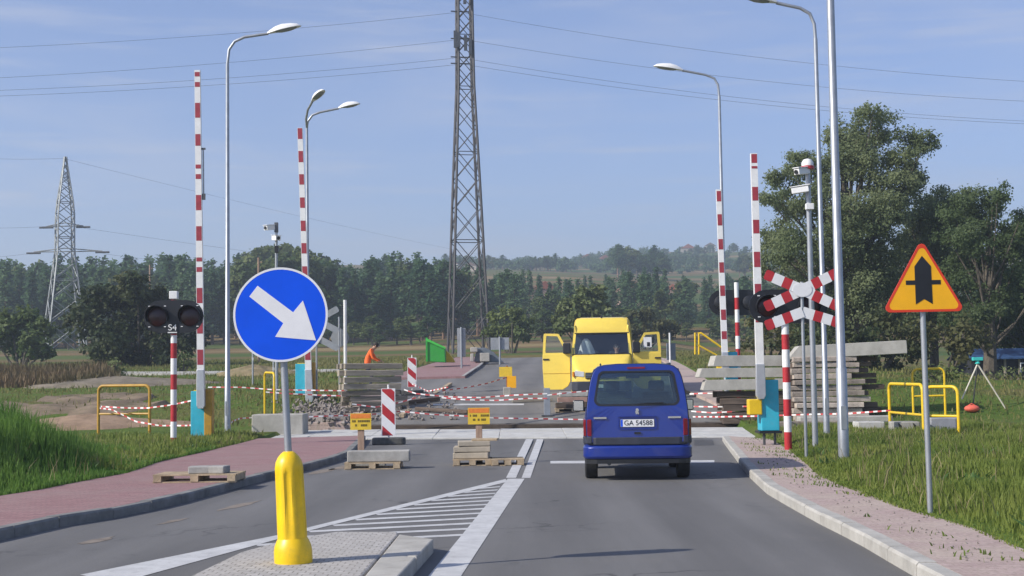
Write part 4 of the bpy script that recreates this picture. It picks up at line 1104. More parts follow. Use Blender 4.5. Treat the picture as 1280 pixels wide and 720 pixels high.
def body(parent, P, regions, mats):
    J = dict(pelvis=(P['pelvis'], .15), waist=(P['waist'], .135), chest=(P['chest'], (.165, .13)), neck=(P['neck'], .055), head=(P['head'], .095), crown=(P['crown'], .075))
    E = [('pelvis', 'waist'), ('waist', 'chest'), ('chest', 'neck'), ('neck', 'head'), ('head', 'crown')]
    for s in ('l', 'r'):
        J.update({s+'sh': (P[s+'sh'], .068), s+'el': (P[s+'el'], .047), s+'wr': (P[s+'wr'], .032), s+'hip': (P[s+'hip'], .095), s+'kn': (P[s+'kn'], .06), s+'an': (P[s+'an'], .045), s+'toe': (P[s+'toe'], .038)})
        E += [('chest', s+'sh'), (s+'sh', s+'el'), (s+'el', s+'wr'), ('pelvis', s+'hip'), (s+'hip', s+'kn'), (s+'kn', s+'an'), (s+'an', s+'toe')]
        h = V(P[s+'wr']); d = (h-V(P[s+'el'])).normalized(); sd = d.cross(V((0, 0, 1)));
        if sd.length < .1: sd = V((1, 0, 0))
        sd.normalize(); nn = d.cross(sd)
        J[s+'palm'] = (tuple(h+d*.075), (.036, .02)); E.append((s+'wr', s+'palm'))
        for q, (off, ln) in enumerate(((-.028, .07), (-.01, .08), (.01, .075), (.027, .06))):
            a = h+d*(.105)+sd*off; b = a+d*ln*.5+nn*.02; c = b+d*ln*.35+nn*.035
            J[f'{s}f{q}a'] = (tuple(a), .009); J[f'{s}f{q}b'] = (tuple(b), .009); J[f'{s}f{q}c'] = (tuple(c), .007)
            E += [(s+'palm', f'{s}f{q}a'), (f'{s}f{q}a', f'{s}f{q}b'), (f'{s}f{q}b', f'{s}f{q}c')]
        t = h+d*.04+sd*.045; t2 = t+d*.035+sd*.01
        J[s+'ta'] = (tuple(t), .011); J[s+'tb'] = (tuple(t2), .008); E += [(s+'wr', s+'ta'), (s+'ta', s+'tb')]
    return skinned('body', parent, J, E, regions, mats)
def face(parent, c, fwd, up, hair):
    """nose, eyes, ears and hair on a head centred at c"""
    f = V(fwd).normalized(); u = V(up); u = (u-f*u.dot(f)).normalized(); s = f.cross(u); c = V(c)
    R = Matrix((s, f, u)).transposed()
    def P(x, y, z): return c + R @ V((x, y, z))
    MB().tube([P(0, .085, .03), P(0, .105, .0), P(0, .115, -.02), P(0, .09, -.03)], [.009, .012, .016, .008], 8).build('nose', SKIN, parent, smooth=True)
    for q in (-1, 1):
        MB().ball(P(.033*q, .085, .025), .014, 0, 8, 6).build('eye', WHITE, parent, smooth=True)
        MB().ball(P(.095*q, 0, .0), (.012, .022, .034), 0, 8, 6, rot=R).build('ear', SKIN, parent, smooth=True)
    MB().tube([P(-.025, .088, -.058), P(0, .096, -.06), P(.025, .088, -.058)], .006, 6).build('mouth', mat('lips', (.3, .1, .08), .5), parent)
    h = MB(); h.ball(P(0, -.012, .045), (.108, .112, .095), 0, 16, 10, rot=R); h.build('hair', hair, parent, smooth=True)

# worker in orange behind the sleeper stack, bending to the right over his work
p = stand(463, 51.0); o = root('person', 'worker in orange jacket bending forward behind the grey sleeper stack', 'person', p)
k = p.y/FPX
hz_ = L(o, 470, 433)[1]; cz = L(o, 462, 443)[1]
Pz = hz_
W = dict(pelvis=(-.12, 0, Pz-.72), waist=(-.10, 0, Pz-.52), chest=(.02, 0, Pz-.22), neck=(.13, 0, Pz-.07), head=(.21, -.01, Pz+.0), crown=(.25, -.01, Pz+.07),
         lsh=(.03, -.19, Pz-.17), lel=(.12, -.24, Pz-.44), lwr=(.32, -.2, Pz-.55), rsh=(.03, .19, Pz-.17), rel=(.16, .22, Pz-.42), rwr=(.36, .16, Pz-.52),
         lhip=(-.11, -.1, Pz-.78), lkn=(.08, -.13, max(.42, Pz-1.12)), lan=(-.05, -.14, .08), ltoe=(.14, -.14, .04), rhip=(-.11, .1, Pz-.78), rkn=(.06, .14, max(.42, Pz-1.12)), ran=(-.1, .15, .08), rtoe=(.1, .15, .04))
reg = {('pelvis', 'waist'): 0, ('waist', 'chest'): 0, 'neck': 1, 'head': 1, 'crown': 1, 'lsh': 0, 'rsh': 0, 'lel': 0, 'rel': 0, 'lwr': 0, 'rwr': 0, 'lhip': 0, 'rhip': 0, 'lkn': 2, 'rkn': 2, 'lan': 2, 'ran': 2, 'ltoe': 3, 'rtoe': 3}
for s in 'lr':
    reg[s+'palm'] = 1
    for q in range(4):
        for e in 'abc': reg[f'{s}f{q}{e}'] = 1
    reg[s+'ta'] = reg[s+'tb'] = 1
bo = body(o, W, reg, [ORANGE, SKIN, DARKC, BLACK])
face(bo, V(W['head'])+V((.01, 0, .01)), (1, -.15, -.35), (.3, 0, 1), HAIR)

# ------------------------------------------------------------------ blue car
PAINT_B = mat('blue_car_paint', (.006, .027, .23), .28, .15, .05, 2, coat=.8, dirt=.12, dirtcol=(.1, .1, .16))
TRIM = mat('grey_bumper_trim', (.026, .03, .045), .6, 0, .15, 8)
CARGLASS = glass_mat('car_glass', (.6, .7, .65), .04)
VANGLASS = glass_mat('van_glass', (.7, .78, .8), .04)
TAIL = mat('red_tail_lens', (.17, .006, .018), .12, 0, .2, 8, coat=.5)
CHROME = mat('bright_chrome', (.75, .77, .8), .15, 1, .02)
SEAT = mat('seat_cloth', (.045, .05, .055), .9, 0, .2)
p = G(798, 601, 0)
o = root('parked_car', 'blue hatchback van car waiting before the crossing, seen from behind', 'car', p, rz=-rad(3.6))
def sect(y, w_, wb, z0, zb):
    h = [(w_-.16, z0), (w_-.04, z0+.05), (w_, z0+.16), (w_+.012, .72), ((w_+wb)/2+.012, .95), (wb, zb), (wb-.06, zb+.012)]
    h = [(a, min(c, zb) if i < 5 else c) for i, (a, c) in enumerate(h)]
    return [(a, y, c) for a, c in h] + [(-a, y, c) for a, c in reversed(h)]
st = [(0.02, .77, .755, .36, 1.12), (.06, .81, .785, .34, 1.13), (.22, .838, .805, .32, 1.13), (1.0, .845, .805, .3, 1.12), (2.4, .845, .80, .3, 1.09), (3.0, .84, .78, .3, 1.06), (3.45, .82, .72, .3, 1.0), (3.9, .76, .62, .32, .86), (4.08, .66, .5, .4, .72)]
b = MB(); b.loft([sect(*s) for s in st]); body_o = b.build('body', PAINT_B, o, smooth=True)
# roof
rf = MB(); rr = []
for y, w_, z in ((.115, .56, 1.79), (.18, .58, 1.806), (.5, .60, 1.828), (1.5, .60, 1.835), (2.3, .58, 1.81), (2.62, .55, 1.76)):
    rr.append([(w_+.10, y, z-.13), (w_+.065, y, z-.075), (w_+.01, y, z-.03), (w_-.1, y, z-.004), (w_-.3, y, z+.01), (-w_+.3, y, z+.01), (-w_+.1, y, z-.004), (-w_-.01, y, z-.03), (-w_-.065, y, z-.075), (-w_-.10, y, z-.13)])
rf.loft(rr); rf.build('roof', PAINT_B, o, smooth=True)
for q in (-1, 1):
    r_ = MB(); r_.tube([(q*.56, .6, 1.80), (q*.56, .7, 1.835), (q*.56, 2.0, 1.835), (q*.55, 2.1, 1.80)], .014, 8); r_.build('roof_rail', BLACK, o)
# tailgate with its window opening
def loop(wt, wb, zt, zb, r, n=8):
    return rounded([(-wb, zb), (wb, zb), (wt, zt), (-wt, zt)], r, n)
def polar(poly, c, n=72):
    out = []
    for k in range(n):
        a = 2*math.pi*k/n; dx, dz = math.cos(a), math.sin(a); best = None
        for i in range(len(poly)):
            p0, p1 = poly[i], poly[(i+1) % len(poly)]; ex, ez = p1[0]-p0[0], p1[1]-p0[1]; den = dx*ez-dz*ex
            if abs(den) < 1e-9: continue
            wx, wz = p0[0]-c[0], p0[1]-c[1]; t = (wx*ez-wz*ex)/den; u = (wx*dz-wz*dx)/den
            if t > 0 and -1e-6 <= u <= 1+1e-6: best = t if best is None else max(best, t)
        out.append((c[0]+dx*best, c[1]+dz*best))
    return out
half = [(.79, .60), (.80, .9), (.787, 1.12), (.752, 1.4), (.712, 1.6), (.672, 1.71), (.61, 1.775), (.52, 1.803), (.3, 1.825)]
tg = MB(); out_ = polar(half+[(-a, b) for a, b in reversed(half)], (0, 1.44)); inn = polar(loop(.565, .665, 1.70, 1.19, .09), (0, 1.44))
tilt = lambda v: V((v[0], v[1]+max(0, v[2]-1.05)*.17-.0, v[2]))
tg.ring(out_, inn, -.02, .03)
tg.v = [tuple(tilt(v)) for v in tg.v]
sm_ = MB(); sm_.ring([(x*1.014, 1.2+(z-1.2)*1.012) for x, z in out_], [(x*.99, 1.2+(z-1.2)*.99) for x, z in out_], -.012, .02); sm_.v = [tuple(tilt(v)) for v in sm_.v]; sm_.build('tailgate_seam', BLACK, o)
tgo = tg.build('tailgate', PAINT_B, o, smooth=False, bevel=.008)
gl = MB(); gl.prism(loop(.585, .685, 1.72, 1.17, .09), -.004, .006); gl.v = [tuple(tilt(v)) for v in gl.v]; gl.build('rear_window', CARGLASS, tgo)
se = MB(); se.ring(loop(.59, .69, 1.722, 1.168, .1), loop(.555, .652, 1.69, 1.20, .085), -.0235, -.0205); se.v = [tuple(tilt(v)) for v in se.v]; se.build('window_seal', BLACK, tgo)
bl3 = MB(); bl3.box((0, -.02, 1.765), (.28, .03, .028)); bl3.v = [tuple(tilt(v)) for v in bl3.v]; bl3.build('brake_light', TAIL, tgo)
rc = MB(); rc.ring(rounded([(-.31, .80), (.31, .80), (.29, 1.0), (-.29, 1.0)], .03, 4), rounded([(-.285, .825), (.285, .825), (.27, .975), (-.27, .975)], .02, 4), -.028, -.019); rc.build('plate_recess', PAINT_B, tgo)
MB().box((0, -.027, 1.005), (.6, .03, .018)).build('tailgate_grip', PAINT_B, tgo, bevel=.005)
pt_ = MB(); pt_.box((0, -.027, .9), (.52, .012, .114)); po_ = pt_.build('licence_plate', SIGN_WHITE, tgo)
MB().box((-.243, -.0335, .9), (.03, .004, .108)).build('plate_band', SIGN_BLUE, po_)
text_mesh('plate_lettering', 'GA 54588', .11, BLACK, po_, (.015, -.0355, .9), .002, .44)
em = MB(); em.prism([(x*.85, 1.075+z*.85) for x, z in [(-.02, -.05), (.0, -.03), (.02, -.05), (.035, -.02), (.02, .0), (.035, .03), (.02, .06), (-.01, .065), (-.03, .04), (-.02, .02), (-.035, 0)]], -.03, -.019); em.build('badge', CHROME, tgo)
for q in (-1, 1):
    MB().box((q*.58-.0, -.026, .985), (.2, .012, .028)).build('name_strip', CHROME, tgo)
lk = MB(); lk.box((0, -.026, .745), (.1, .02, .03)); lk.build('latch', BLACK, tgo)
wp = MB(); wp.tube([(0, -.03, 1.17), (.02, -.05, 1.2), (.42, -.02, 1.215)], .008, 6); wp.build('wiper', BLACK, tgo)
# lamps, trim, bumper
for q in (-1, 1):
    t_ = MB(); ol = [(q*.715, -.035), (q*.79, -.02), (q*.845, .07), (q*.855, .22), (q*.83, .22), (q*.715, .05)]
    t_.prism(ol, .70, .965, axis='z'); to = t_.build('tail_lamp', TAIL, o, bevel=.012)
    t_ = MB(); t_.prism([(a*1.002, b-.003) for a, b in ol], .585, .695, axis='z'); t_.build('lamp_base', TRIM, o, bevel=.01)
cur = [(-.86, .3), (-.857, .16), (-.83, .06), (-.77, -.0), (-.66, -.04), (0, -.07), (.66, -.04), (.77, -.0), (.83, .06), (.857, .16), (.86, .3)]
bp_ = MB(); bp_.prism(cur, .34, .56, axis='z'); bpo = bp_.build('bumper', PAINT_B, o, smooth=True, bevel=.045)
bt = MB(); bt.prism([(a*.985, b+.005) for a, b in cur], .563, .68, axis='z'); bt.build('bumper_trim', TRIM, o, bevel=.012)
lp = MB(); lp.prism([(a*.97, b+.03) for a, b in cur], .27, .338, axis='z'); lp.build('underside', BLACK, o)
# pillars and side glass
def pillar(y0, y1, yt0, yt1):
    for q in (-1, 1):
        m_ = MB(); m_.loft([[(q*.80, y0, 1.1), (q*.80, y1, 1.1), (q*.745, y1, 1.1), (q*.745, y0, 1.1)], [(q*.672, yt0, 1.75), (q*.672, yt1, 1.75), (q*.62, yt1, 1.75), (q*.62, yt0, 1.75)]])
        m_.build('pillar', PAINT_B, o, smooth=False)
pillar(.05, .35, .16, .42); pillar(1.25, 1.37, 1.27, 1.37); pillar(2.2, 2.32, 2.15, 2.25); pillar(3.02, 3.14, 2.5, 2.62)
for q in (-1, 1):
    m_ = MB()
    m_.add([(q*.785, .3, 1.1), (q*.785, 3.05, 1.1), (q*.66, 2.52, 1.74), (q*.66, .38, 1.74)], [(0, 1, 2, 3)]); m_.build('side_window', CARGLASS, o)
m_ = MB(); m_.add([(-.75, 3.1, 1.08), (.75, 3.1, 1.08), (.6, 2.6, 1.75), (-.6, 2.6, 1.75)], [(0, 1, 2, 3)]); m_.build('windscreen', CARGLASS, o)
for q in (-1, 1):
    mr_ = MB(); mr_.box((q*.96, 2.72, 1.13), (.2, .1, .2), 0, rz=q*.15); mo = mr_.build('wing_mirror', BLACK, o, bevel=.03)
    MB().box((q*.96, 2.665, 1.13), (.165, .008, .165), 0, rz=q*.15).build('mirror_glass', CHROME, mo)
    MB().box((q*.84, 2.72, 1.08), (.12, .06, .05)).build('mirror_arm', BLACK, mo)
    for y in (.72, 3.3):
        wm = MB(); rot = Matrix.Rotation(rad(90), 3, 'Y')
        wm.lathe([(.2, -.1), (.29, -.1), (.312, -.08), (.315, 0), (.312, .08), (.29, .1), (.2, .1)], 32, 0, (q*.735, y, .315), rot=rot); wo = wm.build('wheel', RUBBER, o, smooth=True)
        rm = MB(); rm.lathe([(.0, -.09), (.19, -.085), (.205, -.1), (.205, .1), (.19, .085), (.0, .09)], 24, 0, (q*.735, y, .315), rot=rot); rm.build('rim', GALV, wo, smooth=True)
    mf = MB(); mf.prism(rounded([(.55, .26), (.55, .50), (.62, .58), (.9, .58), (.95, .5), (.95, .26)], .02, 2), q*.62, q*.64, axis='x'); mf.build('mud_flap', BLACK, o)
MB().tube([(-.7, .72, .3), (.7, .72, .3)], .04, 10).build('axle', BLACK, o)
ex = MB(); ex.tube([(-.45, .02, .27), (-.45, .4, .28)], .03, 10); ex.build('exhaust', STEEL_D, o, smooth=True)
for x, y, zt in ((-.38, 1.9, 1.34), (.38, 1.9, 1.34)):
    s_ = MB(); s_.box((x, y, 1.12), (.5, .14, .5), rx=-.15); so_ = s_.build('seat', SEAT, o, bevel=.05)
    h_ = MB(); h_.box((x, y-.06, 1.47), (.27, .1, .18)); h_.build('headrest', SEAT, so_, bevel=.04)
s_ = MB(); s_.box((0, .95, 1.1), (1.25, .14, .36), rx=-.15); s_.build('rear_seat', SEAT, o, bevel=.05)
sw = MB(); sw.tube([(-.36+.19*math.cos(a), 2.5+.08*math.sin(a), 1.12+.17*math.sin(a)) for a in np.linspace(0, 2*math.pi, 20)], .014, 6); sw.build('steering_wheel', BLACK, o)
MB().tube([(.0, 2.55, 1.7), (.0, 2.52, 1.64)], .012, 6).box((0, 2.5, 1.63), (.24, .03, .06)).build('interior_mirror', BLACK, o)

# ------------------------------------------------------------------ yellow van
YV = mat('yellow_van_paint', (.78, .58, .085), .35, 0, .04, 2, coat=.3, dirt=.15, dirtcol=(.4, .3, .1))
p = stand(752, 46.2, .0)
o = root('delivery_van', 'yellow high roofed van with both front doors open beyond the crossing', 'van', p, rz=rad(-5.5))
def vs(y, w_, wt, z0, zt, rr=.1):
    h = [(w_-.1, z0), (w_, z0+.1), (w_, zt*.5), (wt+.03, zt-rr*1.6), (wt, zt-rr*.7), (wt-rr*.6, zt-rr*.12), (wt-rr*2, zt)]
    return [(a, y, c) for a, c in h]+[(-a, y, c) for a, c in reversed(h)]
b = MB(); b.loft([vs(1.95, 1.03, .93, .42, 2.93, .12), vs(3, 1.03, .93, .42, 2.95, .12), vs(6.2, 1.03, .92, .45, 2.93, .12), vs(6.32, 1.0, .88, .5, 2.88, .12)]); b.build('cargo_body', YV, o, smooth=True)
b = MB(); b.loft([vs(.0, .84, .74, .48, 1.02, .08), vs(.08, .94, .86, .42, 1.18, .1), vs(.45, 1.0, .95, .4, 1.45, .1), vs(.82, 1.02, .97, .4, 1.66, .04)]); bn = b.build('bonnet', YV, o, smooth=True)
b = MB(); b.loft([[(x, y, z) for x, z in ((w1, z0), (w1-.02, z0+.25), (w1-.08, z1-.06), (w1-.25, z1), (-w1+.25, z1), (-w1+.08, z1-.06), (-w1+.02, z0+.25), (-w1, z0))] for y, w1, z0, z1 in ((1.22, .93, 2.36, 2.44), (1.32, .95, 2.36, 2.72), (1.5, .96, 2.36, 2.9), (1.96, .97, 2.36, 2.94))]); b.build('cab_roof', YV, o, smooth=True)
for q in (-1, 1):
    b = MB(); b.loft([[(q*1.02, .8, 1.6), (q*1.02, .92, 1.6), (q*.93, .92, 1.6), (q*.93, .8, 1.6)], [(q*.95, 1.24, 2.4), (q*.95, 1.36, 2.4), (q*.87, 1.36, 2.4), (q*.87, 1.24, 2.4)]]); b.build('pillar', YV, o)
    MB().box((q*.98, 1.4, .42), (.1, 1.2, .1)).build('door_sill', YV, o)
b = MB(); b.add([(-.97, .8, 1.64), (.97, .8, 1.64), (.9, 1.25, 2.38), (-.9, 1.25, 2.38)], [(0, 1, 2, 3)]); b.build('windscreen', VANGLASS, o)
for w0, w1, z0, z1, y0 in ((-.98, .98, 1.625, 1.665, .79), (-.92, .92, 2.36, 2.39, 1.225)): MB().box((0, y0, (z0+z1)/2), (w1-w0, .03, z1-z0)).build('screen_seal', BLACK, o)
for x in (-.45, .3): 
    MB().tube([(x, .77, 1.64), (x+.55, .83, 1.7)], .012, 6).build('wiper', BLACK, o)
MB().box((0, 1.93, 1.45), (1.9, .03, 1.85)).build('bulkhead', mat('cab_lining', (.03, .045, .06), .9), o)
MB().box((0, 1.3, .5), (1.85, 1.2, .1)).build('cab_floor', BLACK, o)
MB().box((0, .95, 1.48), (1.8, .35, .22)).build('dashboard', mat('dashboard_grey', (.12, .15, .16), .7), o, bevel=.04)
for x in (-.5, .5):
    s_ = MB(); s_.box((x, 1.68, 1.3), (.55, .16, .9), rx=.12); s_.box((x, 1.5, .85), (.55, .5, .16)); s_.build('seat', SEAT, o, bevel=.04)
wc = MB()
rings = []
for z, r in ((1.58, .34), (1.75, .27), (1.95, .2), (2.12, .13), (2.2, .05)):
    rings.append([(-.55+r*(1+.12*math.cos(a*5))*math.cos(a), 1.45+.5*r*math.sin(a), z) for a in [2*math.pi*k/20 for k in range(20)]])
wc.loft(rings); tag(wc.build('dust_sheet', mat('white_cloth', (.62, .64, .62), .9), o, smooth=True), None, None)
for q in (-1, 1):
    hl = MB(); hl.prism(rounded([(q*.56, .88), (q*.86, .92), (q*.88, 1.1), (q*.56, 1.06)][::q], .03, 3), -.015, .1); hl.build('headlight', mat('clear_lamp', (.7, .72, .74), .1, .4, .1), o, bevel=.01)
    bk = MB(); bk.box((q*.92, .05, .98), (.06, .12, .16)); bk.build('indicator', mat('amber_lens', (.7, .2, .01), .2), o)
g_ = MB(); g_.box((0, -.02, .93), (1.05, .05, .2)); go_ = g_.build('grille', BLACK, o, bevel=.02)
for zq in (.88, .93, .98): MB().box((0, -.05, zq), (1.0, .012, .012)).build('grille_bar', GALV, go_)
MB().box((0, .4, 1.33), (1.5, .014, .01)).build('bonnet_seam', BLACK, o)
bm_ = MB(); bm_.prism([(-1.0, .35), (-.98, .1), (-.8, -.06), (0, -.1), (.8, -.06), (.98, .1), (1.0, .35)], .42, .74, axis='z'); bm_.build('bumper', TRIM, o, bevel=.03)
pl_ = MB(); pl_.box((0, -.115, .58), (.52, .012, .114)); pl_.build('licence_plate', SIGN_WHITE, o)
MB().tube([(.0, 1.5, 2.9), (0, 1.5, 3.0)], .03, 8).build('roof_lamp', BLACK, o)
for q in (-1, 1):
    for y in (.85, 5.0):
        wm = MB(); rot = Matrix.Rotation(rad(90), 3, 'Y'); wm.lathe([(.22, -.11), (.33, -.11), (.36, -.08), (.36, .08), (.33, .11), (.22, .11)], 28, 0, (q*.88, y, .36), rot=rot); wo = wm.build('wheel', RUBBER, o, smooth=True)
        rm = MB(); rm.lathe([(.0, -.09), (.21, -.085), (.23, -.1), (.23, .1), (.21, .085), (0, .09)], 20, 0, (q*.88, y, .36), rot=rot); rm.build('rim', GALV, wo, smooth=True)
# open doors
for q in (-1, 1):
    ang = rad(82)
    hinge = V((q*1.03, .86, 0))
    du = V((q*math.sin(ang), math.cos(ang)*1.0, 0)); dn = V((-du.y*q, du.x*q, 0))*-1  # outward faces the front
    Mx = Matrix(((du.x, dn.x, 0, hinge.x), (du.y, dn.y, 0, hinge.y), (0, 0, 1, 0), (0, 0, 0, 1)))
    d_ = MB(); d_.xf = Mx
    low = [(.03, .75), (.12, .58), (.3, .47), (.85, .47), (.95, .55), (.985, 1.2), (.98, 1.68), (.03, 1.68)]
    d_.prism(low, -.04, .04); do = d_.build('door', YV, o, bevel=.012)
    fr = MB(); fr.xf = Mx
    fr.ring(rounded([(.03, 1.66), (.98, 1.66), (.93, 2.38), (.42, 2.36)], .05, 4), rounded([(.16, 1.72), (.89, 1.72), (.85, 2.3), (.46, 2.28)], .04, 4), -.03, .03); fr.build('window_frame', YV, do)
    gg = MB(); gg.xf = Mx; gg.add([(.13, 0, 1.69), (.91, 0, 1.69), (.87, 0, 2.32), (.44, 0, 2.3)], [(0, 1, 2, 3)]); gg.build('window_pane', VANGLASS, do)
    mm = MB(); mm.xf = Mx; mm.box((.12, .1, 1.86), (.26, .16, .36)); mm.build('wing_mirror', BLACK, do, bevel=.03)
    hh = MB(); hh.xf = Mx; hh.box((.86, -.05, 1.5), (.2, .04, .05)); hh.box((.86, .05, 1.5), (.2, .04, .05)); hh.build('handle', BLACK, do)
    tr_ = MB(); tr_.xf = Mx; tr_.box((.5, .045, 1.02), (.92, .012, .012)); tr_.box((.5, -.045, 1.02), (.92, .012, .012)); tr_.build('door_crease', OCHRE, do)
    if q == 1:
        sh = MB(); sh.xf = Mx; sh.box((.5, -.06, 2.03), (.27, .01, .34)); sh.box((.52, .06, 2.03), (.27, .01, .34)); s2 = sh.build('paper_notice', WHITE, do)
        sh = MB(); sh.xf = Mx; sh.box((.55, -.068, 1.96), (.1, .004, .14)); sh.box((.55, .068, 1.96), (.1, .004, .14)); sh.build('black_mark', BLACK, s2)
van = o
bpy.context.view_layer.update()
# driver sitting behind the wheel
dp = van.matrix_world @ V((.5, 1.5, .93))
o = root('person', 'dark haired driver in a dark jacket sitting inside the yellow van', 'person', dp, rz=rad(-5.5))
Dp = dict(pelvis=(0, 0, .1), waist=(0, .02, .3), chest=(0, .06, .58), neck=(0, .04, .78), head=(0, .01, .93), crown=(0, .02, 1.02),
          lsh=(-.19, .04, .68), lel=(-.27, -.12, .42), lwr=(-.16, -.36, .52), rsh=(.19, .04, .68), rel=(.27, -.12, .42), rwr=(.16, -.36, .52),
          lhip=(-.1, -.05, .08), lkn=(-.14, -.46, .12), lan=(-.14, -.52, -.3), ltoe=(-.14, -.66, -.34), rhip=(.1, -.05, .08), rkn=(.14, -.46, .12), ran=(.14, -.52, -.3), rtoe=(.14, -.66, -.34))
reg2 = {k_: (1 if v_ == 1 else 0) for k_, v_ in reg.items()}
bo = body(o, Dp, reg2, [mat('navy_jacket', (.1, .14, .24), .85), SKIN])
face(bo, V(Dp['head'])+V((0, 0, .01)), (0, -1, 0), (0, 0, 1), HAIR)

# ------------------------------------------------------------------ stacks of sleepers and beams
ORD = ['topmost', 'second', 'third', 'fourth', 'fifth', 'sixth', 'seventh', 'eighth', 'ninth', 'tenth', 'eleventh', 'twelfth', 'thirteenth']
def nth(i, what): return f'{ORD[i]} {what}' if i == 0 else f'{ORD[i]} {what} from the top'
def sleeper(label, loc, ln, wd, ht, rz, m, group, cat='sleeper', name='sleeper'):
    mb = MB(); hx = ln/2
    xs = np.linspace(-hx, hx, 6); rings = []
    for i, x in enumerate(xs):
        jy, jz = random.uniform(-.008, .008), random.uniform(-.008, .008)
        a, b_ = wd/2+jy, ht/2+jz; c = .02
        rings.append([(x, -a, -ht/2), (x, a, -ht/2), (x, a, b_-c), (x, a-c, b_), (x, -a+c, b_), (x, -a, b_-c)])
    mb.loft(rings); o = mb.build(name, m, bevel=0)
    o.location = loc; o.rotation_euler = (random.uniform(-.01, .01), random.uniform(-.012, .012), rz)
    tag(o, label, cat, group); return o
# grey stack on the crossing, in front of the worker
a = stand(466, 46.4, -.02); rz = rad(20)
tops = [453, 461.5, 470, 478.5, 487, 494.5, 501, 507.5]
zs = [at(466, y, a.y).z for y in tops]+[a.z]
ht_all = (zs[0]-a.z)/8*.93
for i in range(8):
    h = (zs[i]-zs[i+1]); dx = random.uniform(-.05, .05) + (.08 if i > 4 else 0)
    for r in range(3):
        q = V((dx+random.uniform(-.12, .12), r*.3+random.uniform(-.03, .03), 0)); q.rotate(Matrix.Rotation(rz, 3, 'Z'))
        what = ('grey sleeper at the front of the stack hiding the worker', 'grey sleeper in the middle row of the stack hiding the worker', 'grey sleeper at the rear of the stack hiding the worker')[r]
        sleeper(nth(i, what), (a.x+q.x, a.y+q.y, zs[i+1]+h*.47), 1.95, .26, h*random.uniform(.76, .86), rz+random.uniform(-.03, .03), SLEEP_G, 'grey sleepers stacked on the crossing')
# three long concrete beams on dark timbers
c0 = stand(945, 41.5, .0)
zb = at(945, 523, c0.y).z
base_z = min(zb, c0.z)
lv = [523, 514, 505.5, 497, 488.5]
for i in range(4):
    z0, z1 = at(950, lv[i], c0.y).z, at(950, lv[i+1], c0.y).z
    if i == 0: z0 = min(z0, c0.z)
    for r in range(3):
        x0 = at(905+random.uniform(-4, 5)-i*2.0, 500, c0.y).x; x1 = at(1004, 500, c0.y).x
        what = ('dark timber under the long concrete beams', 'dark timber in the middle row under the beams', 'dark timber in the rear row under the beams')[r]
        sleeper(nth(3-i, what), ((x0+x1)/2, c0.y+.1+r*.32, (z0+z1)/2), x1-x0, .28, (z1-z0)*.88, rad(-2), SLEEP_B, 'dark timbers under the concrete beams')
for i, (xa, xb_, ya, yb, lab) in enumerate(((879, 1003, 473, 488, 'pale concrete beam, lowest of the three long beams behind the barrier'), (873, 1001, 459, 472.5, 'pale concrete beam, longest and middle one of the three behind the barrier'), (890, 1000, 443.5, 458.5, 'short thick concrete beam, topmost of the three behind the barrier'))):
    dd = c0.y-.15+.1*i
    A_, B_ = at(xa, yb, dd), at(xb_, ya, dd)
    mb = MB(); ln = B_.x-A_.x; hh = B_.z-A_.z
    q = rounded([(-ln/2, -hh/2), (ln/2, -hh/2), (ln/2-.02, hh/2), (-ln/2+.1, hh/2)], .03, 3)
    mb.prism(q, -.3, .55); o = mb.build('concrete_beam', CONC_L, bevel=.02); o.location = ((A_.x+B_.x)/2, dd+.3, (A_.z+B_.z)/2); o.rotation_euler = (0, rad((-.4, .3, .6)[i]), rad((-2, 1, 3)[i]))
    tag(o, lab, 'concrete beam', 'long concrete beams stacked beside the crossing')
# big pile of pale sleepers with ragged ends
c1 = stand(1040, 40.6, -.05); n = 11
lv = np.linspace(524, 445, n+1)
for i in range(n):
    z0, z1 = at(1040, lv[i], c1.y).z, at(1040, lv[i+1], c1.y).z
    if i == 0: z0 = min(z0, c1.z)
    for r in range(3):
        xr_px = 1083-i*1.6+random.uniform(-9, 9) if r == 0 else 1100-abs(i-6)*.5+random.uniform(-14, 10)
        x0 = at(990+random.uniform(-4, 4), 490, c1.y).x; x1 = at(xr_px, 490, c1.y).x
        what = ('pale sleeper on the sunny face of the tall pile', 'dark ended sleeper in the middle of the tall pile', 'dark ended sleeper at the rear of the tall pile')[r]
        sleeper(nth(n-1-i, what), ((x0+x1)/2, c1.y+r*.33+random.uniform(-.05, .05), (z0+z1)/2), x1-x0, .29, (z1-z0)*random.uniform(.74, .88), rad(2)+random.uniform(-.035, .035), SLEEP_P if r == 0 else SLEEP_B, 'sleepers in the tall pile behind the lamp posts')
A_, B_ = at(984, 446, c1.y), at(1131, 429, c1.y)
mb = MB(); ln = B_.x-A_.x; mb.prism(rounded([(-ln/2, -.19), (ln/2, -.19), (ln/2, .19), (-ln/2+.35, .19)], .03, 3), -.15, .75); o = mb.build('concrete_beam', CONC_L, bevel=.02)
o.location = ((A_.x+B_.x)/2, c1.y, (A_.z+B_.z)/2); o.rotation_euler = (0, rad(-2.2), rad(-4)); tag(o, 'long concrete beam lying across the top of the tall sleeper pile', 'concrete beam', 'long concrete beams stacked beside the crossing')

